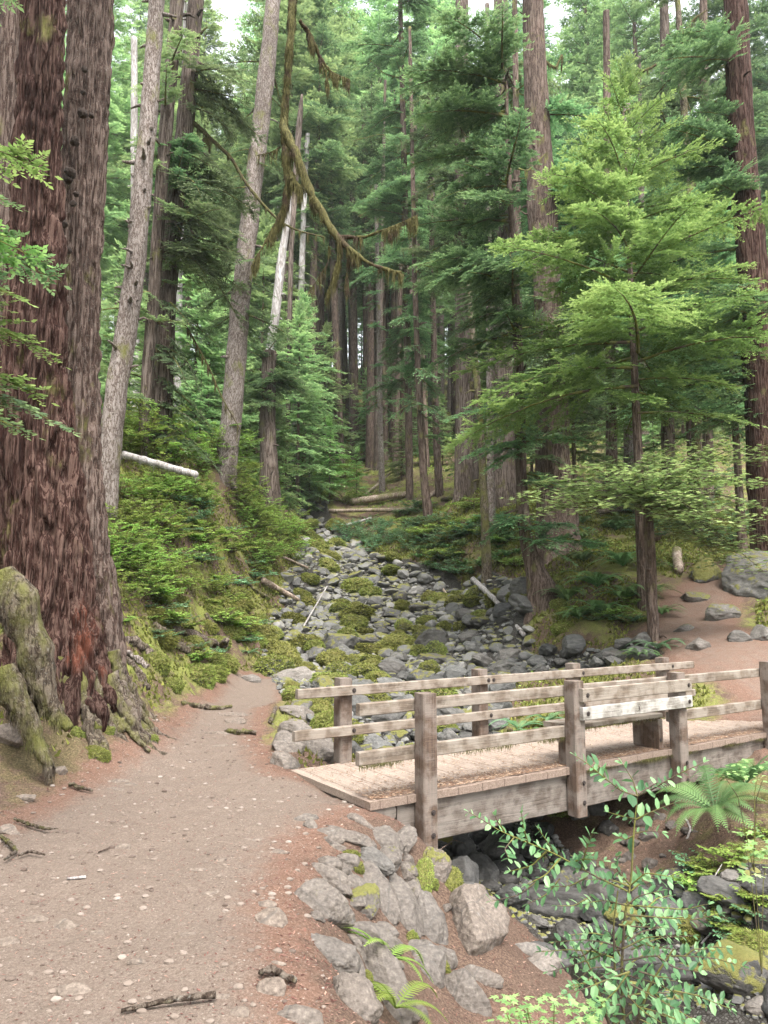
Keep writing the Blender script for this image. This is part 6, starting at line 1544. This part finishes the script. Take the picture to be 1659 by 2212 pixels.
for tw in [[(1095,490),(1030,470),(950,410),(880,350),(830,318)],[(1095,490),(1075,420),(1030,350)],[(1095,490),(1160,460),(1260,400),(1380,345)],[(1100,480),(1180,430),(1200,440)],[(960,420),(930,360),(900,350)],[(1090,590),(1040,580),(970,560)],[(1090,590),(1150,560),(1250,520)],[(1082,650),(1140,640),(1200,645)],[(1082,660),(1040,680),(1015,665)],
           [(1050,900),(900,830),(740,740),(620,690),(500,640),(420,590),(368,560)],[(620,690),(600,620),(595,565)],[(520,640),(490,600),(480,575)],[(740,745),(700,680),(665,630)],[(700,730),(640,790),(545,815)],[(760,760),(700,830),(620,870)],[(850,810),(870,730),(900,650)],[(800,780),(860,760),(950,770)],[(880,840),(800,880),(720,880)],[(560,670),(520,720),(540,760)],
           [(1060,870),(1000,800),(1005,750)],[(1060,880),(980,850),(870,850)],[(1060,880),(1130,820),(1250,840)],[(1040,960),(950,940),(880,950)],[(1040,960),(1180,970),(1300,980),(1400,955)],[(1040,1000),(1150,1010),(1260,1010)],[(1130,980),(1180,930),(1240,920)],[(1050,960),(1100,920),(1190,900)],
           [(1030,1150),(950,1120),(850,1110),(740,1120)],[(1030,1150),(930,1180),(820,1220),(710,1250)],[(1030,1150),(1130,1100),(1260,1090)],[(1030,1200),(1160,1180),(1300,1180),(1430,1190),(1550,1225)],[(1300,1180),(1340,1150),(1400,1150)],[(1180,1180),(1250,1230),(1360,1250)],[(1030,1230),(900,1290),(790,1330)],[(1030,1250),(960,1330),(880,1390)],[(1040,1260),(1180,1300),(1300,1360)],[(1060,1300),(1190,1370),(1330,1450)],[(1250,1330),(1350,1350),(1500,1410)],
           [(1020,1180),(980,1080),(930,1060)],[(1010,1130),(1070,1080),(1130,1050)],[(990,1230),(900,1230),(830,1290)],[(1040,1350),(960,1400),(900,1450)],[(1050,1350),(1120,1420),(1200,1470)],[(1120,1250),(1200,1280),(1270,1290)],[(900,1150),(860,1180),(800,1190)],[(1100,1120),(1160,1140),(1240,1150)],[(1140,1390),(1240,1420),(1300,1480)],[(940,1180),(890,1140),(880,1090)]]:
    twig(tw, hd + rh.uniform(-.25, .25), rh.uniform(21, 30), dd=rh.uniform(-.15, .15))
    for _k in range(1 if tw[-1][1] > 780 else 0):
        ox, oy = rh.uniform(-110, 110), rh.uniform(-10, 170); twig([(x + ox * (.4 + .6 * i / len(tw)), y + oy) for i, (x, y) in enumerate(tw)], hd + rh.uniform(-.4, .5), rh.uniform(20, 28))
V, T, m = leaf_cards(np.array(Bh) - ho, np.array(Dh), np.array(Lh), np.array(Lh) * rh.uniform(.5, .7, len(Lh)), 1.0, rh)
F = MB(); F.add(V, T=T, tone=np.repeat(Th, m)); obj('leaves', F.build('leaves', LEAF_HB, False), HK); obj('stems', Wh.build('stems', LIMB), HK)
# yellow-green plant at the bottom edge and broad leaves at the right edge
for (px0, px1, py0, py1, n, lf, lab, d_, msh) in [(1065,1300,2150,2225,130,.05,'yellow-green leafy sprig rising from the bottom edge',3.0,'maple'), (1590,1670,1790,1900,40,.10,'light green broad-leaved plant at the right edge below the bridge',5.4,'maple'), (1560,1670,1640,1690,40,.045,'pale small-leaved sprig in front of the bridge beam at the right edge',5.6,'oval')]:
    B_ = np.array([P(rh.uniform(px0, px1), rh.uniform(py0, py1), d_ + rh.uniform(-.2, .2)) for _ in range(n)]); c0 = B_.mean(0).copy(); c0[2] = B_[:, 2].min() - .3
    a = rh.uniform(0, 6.28, n); t = thing('leafy_plant', lab, 'plant', tuple(c0), None)
    V, T, m = leaf_cards(B_ - c0, np.stack([np.cos(a), np.sin(a), rh.uniform(-.3, .15, n)], 1), rh.uniform(.7, 1.2, n) * lf, rh.uniform(.7, 1.1, n) * lf * .8, .4, rh, msh)
    F = MB(); F.add(V, T=T, tone=np.repeat(np.clip(rh.normal(.35, .2, n), 0, 1), m)); obj('leaves', F.build('leaves', LEAF_MAPLE, False), t)
    Ws = MB()
    for k in range(0, n, 14): Ws.add(*tube([B_[k] - c0, (B_[k] - c0) * [.5, .5, .6], [0, 0, -.3]], [.0015, .003, .004], 4, False))
    obj('stems', Ws.build('stems', LIMB), t)
# young hemlock outside the left edge whose boughs reach into the picture
yh = thing('hemlock', 'hemlock just outside the left edge whose feathery boughs hang over the giant trunk', 'tree', (-3.6, 3.9, hz(-3.6, 3.9)))
yb = np.array([-3.6, 3.9, hz(-3.6, 3.9)]); V, Q, T = trunk_arrays([(0,0,-.2),(.05,0,3),(0,0,7)], [.07,.05,.02], 12, .2, 0, 5, .2, 5, 3); obj('trunk', mesh('trunk', V, quads=Q, tris=T, mat=BARK_DARK), yh)
fine_sp = [spray(1.6, 70 + k, .062, .22, 2.0, .36) for k in range(3)]
for k, (tx, ty, dep, L) in enumerate([(120,400,4.3,1.5),(45,455,4.0,1.2),(100,600,4.5,1.4),(130,640,4.9,1.5),(140,800,5.0,1.3),(165,945,5.0,1.6),(110,880,4.6,1.5),(85,960,4.4,1.3),(60,660,4.2,1.2),(60,30,4.2,1.1),(40,530,4.1,1.0)]):
    tip = P(tx, ty, dep) - yb; root_ = np.array([0, 0, tip[2] + L * .28]); dv_ = tip - root_; az = math.atan2(dv_[1], dv_[0]); Lw = math.hypot(dv_[0], dv_[1])
    V, T, A, ax = fine_sp[k % 3]; s = L / 1.6; st = tip - np.array([math.cos(az), math.sin(az), -.22 * 1.0]) * L
    R = np.array(Matrix.Rotation(az, 3, 'Z') @ Matrix.Rotation(rnd.uniform(-.4, .4), 3, 'X')) * s; F = MB(); F.add(V @ R.T + st, T=T, tone=A); b = obj('bough', F.build('bough', LEAF_BRIGHT if k % 2 == 0 else LEAF_HEM, False), yh)
    W = MB(); W.add(*tube(np.vstack([[0, 0, st[2] + .1], ax @ R.T + st]), np.linspace(.012, .003, len(ax) + 1), 5, False)); obj('twig', W.build('twig', LIMB), b)

# ------------------------------------------------------------------ litter, gravel and moss: what nobody could count
gl = np.random.default_rng(77)
def on_ground(n, x0, x1, y0, y1, cond, power=1.0):
    x = gl.uniform(x0, x1, n); y = y0 + (y1 - y0) * gl.random(n) ** power; z = Hq(x, y); dz_ = z - CAM_H; f = y * cp + dz_ * sp
    u = -y * sp + dz_ * cp; ok = (f > .5) & (np.abs(x) / f < .56) & (np.abs(u) / f < .74)
    p, c, s = masks(x, y); ok &= cond(p, c, s, x, y); return np.stack([x, y, z], 1)[ok]
def cards(pos, L, W, tilt, mat, name, tone):
    n = len(pos); a = gl.uniform(0, 6.28, n); d = np.stack([np.cos(a), np.sin(a), gl.uniform(-tilt, tilt, n)], 1) * L[:, None] / 2; sd_ = np.stack([-np.sin(a), np.cos(a), gl.uniform(-.5, .5, n)], 1) * W[:, None] / 2
    V = np.stack([pos - d, pos + sd_, pos + d, pos - sd_], 1).reshape(-1, 3); V[:, 2] += .004
    return obj(name, mesh(name, V, quads=np.arange(n * 4).reshape(-1, 4), mat=mat, smooth=False, attrs={'tone': np.repeat(tone, 4)}))
p = on_ground(52000, -4.5, 3.0, 2.4, 11, lambda p, c, s, x, y: (p > .1) & (gl.random(len(p)) < np.clip(1.25 - p * .75, .25, 1)), 1.5)
o = cards(p, gl.uniform(.008, .028, len(p)), gl.uniform(.002, .007, len(p)), .25, LEAF_TAN, 'needle_litter', gl.random(len(p)) ** 1.2); tag(o, 'reddish needle and bark litter scattered on the path', 'litter', kind='stuff')
p = on_ground(30000, -5, 6, 2.5, 16, lambda p, c, s, x, y: (p < .6) & (c < .5), 1.2)
o = cards(p, gl.uniform(.015, .05, len(p)), gl.uniform(.004, .012, len(p)), .4, LEAF_TAN, 'leaf_litter', gl.random(len(p)) ** 1.5); tag(o, 'brown litter of needles and bark on the banks', 'litter', kind='stuff')
# gravel in the path
p = on_ground(7000, -4.2, 1.6, 2.4, 13, lambda p, c, s, x, y: (p > .3), 1.6); mb = MB(); GV = [stone_shape(500 + k, 1, 5, .2, .05) for k in range(8)]
for q in p:
    V, F = GV[gl.integers(8)]; r_ = .003 + .016 * gl.random() ** 3.2; mb.add(V @ rotm(gl.uniform(-.5, .5), gl.uniform(-.5, .5), gl.uniform(0, 6)).T * [r_ * 1.3, r_, r_ * .7] + q + [0, 0, r_ * .15], T=F, tone=gl.random())
def m_gravel():
    n = N('path_gravel'); t = n.attr('tone'); c = n.ramp(t, [(0, (.07, .05, .04)), (.4, (.14, .11, .09)), (.9, (.19, .155, .13)), (1, (.25, .215, .185))]); return n.finish(c, .9, n.bump(n.noise(n.pos(), 150, 3), .4, .004), .2)
o = obj('path_gravel', mb.build('path_gravel', m_gravel(), False)); tag(o, 'fine gravel trodden into the path', 'gravel', kind='stuff')
# moss fuzz on banks and boulders' feet
p = on_ground(230000, -12, 14, 7, 34, lambda p, c, s, x, y: (p < .12) & (c < .45) & (fbm(np.stack([x, y, 0 * x], 1), .9, 3, 5) > -.28) & ~((x > 1.6) & (x < 6) & (y < 10.8)), .9)
n_ = len(p); a = gl.uniform(0, 6.28, n_); h_ = gl.uniform(.02, .07, n_) * (1 + p[:, 1] * .02); w_ = gl.uniform(.01, .03, n_) * (1 + p[:, 1] * .03)
tp = p + np.stack([gl.normal(size=n_) * .02, gl.normal(size=n_) * .02 - .01, h_], 1); dd_ = np.stack([np.cos(a), np.sin(a), np.zeros(n_)], 1) * w_[:, None]
V = np.stack([p - dd_, p + dd_, tp], 1).reshape(-1, 3); o = obj('moss', mesh('moss', V, tris=np.arange(n_ * 3).reshape(-1, 3), mat=LEAF_MOSS, smooth=False, attrs={'tone': np.repeat(gl.random(n_), 3)})); tag(o, 'carpet of yellow-green moss on the banks', 'moss', kind='stuff')
# small leafy ground cover on the forest slopes
p = on_ground(95000, -30, 40, 13, 66, lambda p, c, s, x, y: (p < .1) & (c < .3) & (fbm(np.stack([x, y, 0 * x], 1), .45, 3, 8) > -.08), .9); n_ = len(p)
a = gl.uniform(0, 6.28, n_); p[:, 2] += gl.uniform(.03, .22, n_); sz = gl.uniform(.03, .07, n_) * (1 + p[:, 1] * .035)
V, T, m = leaf_cards(p, np.stack([np.cos(a), np.sin(a), gl.uniform(-.4, .3, n_)], 1), sz, sz * .7, .4, gl)
o = obj('ground_cover', mesh('ground_cover', V, tris=T, mat=LEAF_SHRUB, smooth=False, attrs={'tone': np.repeat(np.clip(gl.normal(.4, .25, n_), 0, 1), m)})); tag(o, 'low leafy ground cover over the forest slopes', 'ground cover', kind='stuff')


# needles and bark caught on the bridge deck
n_ = 15000; lx = gl.uniform(.02, BL, n_); ly = np.where(gl.random(n_) < .62, .02 + np.abs(gl.normal(size=n_)) * .16, gl.uniform(.02, BW, n_)); ly = np.clip(ly, .0, BW - .02)
a = gl.uniform(0, 6.28, n_); hl_ = gl.uniform(.006, .026, n_); b = np.stack([lx, ly, np.full(n_, .021)], 1); d_ = np.stack([np.cos(a), np.sin(a), gl.uniform(-.1, .1, n_)], 1) * hl_[:, None]; s_ = np.stack([-np.sin(a), np.cos(a), gl.uniform(-.3, .3, n_)], 1) * .005
V = np.stack([b - d_, b + s_, b + d_, b - s_], 1).reshape(-1, 3); c_, n2_ = math.cos(BANG), math.sin(BANG); V = np.stack([BO[0] + V[:, 0] * c_ - V[:, 1] * n2_, BO[1] + V[:, 0] * n2_ + V[:, 1] * c_, V[:, 2] + .004], 1)
o = obj('deck_litter', mesh('deck_litter', V, quads=np.arange(n_ * 4).reshape(-1, 4), mat=LEAF_TAN, smooth=False, attrs={'tone': np.repeat(gl.random(n_) ** 1.6, 4)})); tag(o, 'brown needles and crumbs caught on the bridge deck', 'litter', kind='stuff')
# the same forest beside and behind the viewer, unseen, added to cut low side light
F0, _w0 = crown_arrays(27, 5.0, 2.0, 40, .62, 91, shape=.5); cv = np.concatenate(F0.V); ct = np.concatenate(F0.T); ca = np.concatenate(F0.A); mb = MB(); gw = np.random.default_rng(6)
for k in range(30):
    a = math.radians(-52 - 256 * k / 29); r_ = gw.uniform(24, 36); q = gw.uniform(0, 6.28); x, y = r_ * math.cos(a), r_ * math.sin(a) + 2
    Rm = np.array([[math.cos(q), -math.sin(q), 0], [math.sin(q), math.cos(q), 0], [0, 0, 1.0]])
    if abs(x) < .62 * y + 4 and y > 0: continue
    mb.add(cv @ Rm.T + [x, y, 0], T=ct, tone=ca)
o = obj('screening_wood', mb.build('screening_wood', LEAF_HEM, False)); tag(o, 'forest continuing beside and behind the viewer', 'forest', kind='stuff')

# thin haze volume added to lift the darks and pale the far trees
V, F_, T_ = box((-92, -45, -5), (96, 148, 112)); hm = mesh('haze', V, quads=F_, tris=T_, smooth=False)
hmat, hn, ho2 = newmat('haze_air'); pv = hn.nodes.new('ShaderNodeVolumePrincipled'); pv.inputs['Color'].default_value = (.88, .96, .90, 1); pv.inputs['Density'].default_value = .0004; pv.inputs['Anisotropy'].default_value = .2
hn.links.new(pv.outputs[0], ho2.inputs['Volume']); hm.materials.append(hmat); tag(obj('haze', hm), 'thin pale haze between the far trees', 'haze', kind='stuff')
SC.cycles.volume_bounces = 0
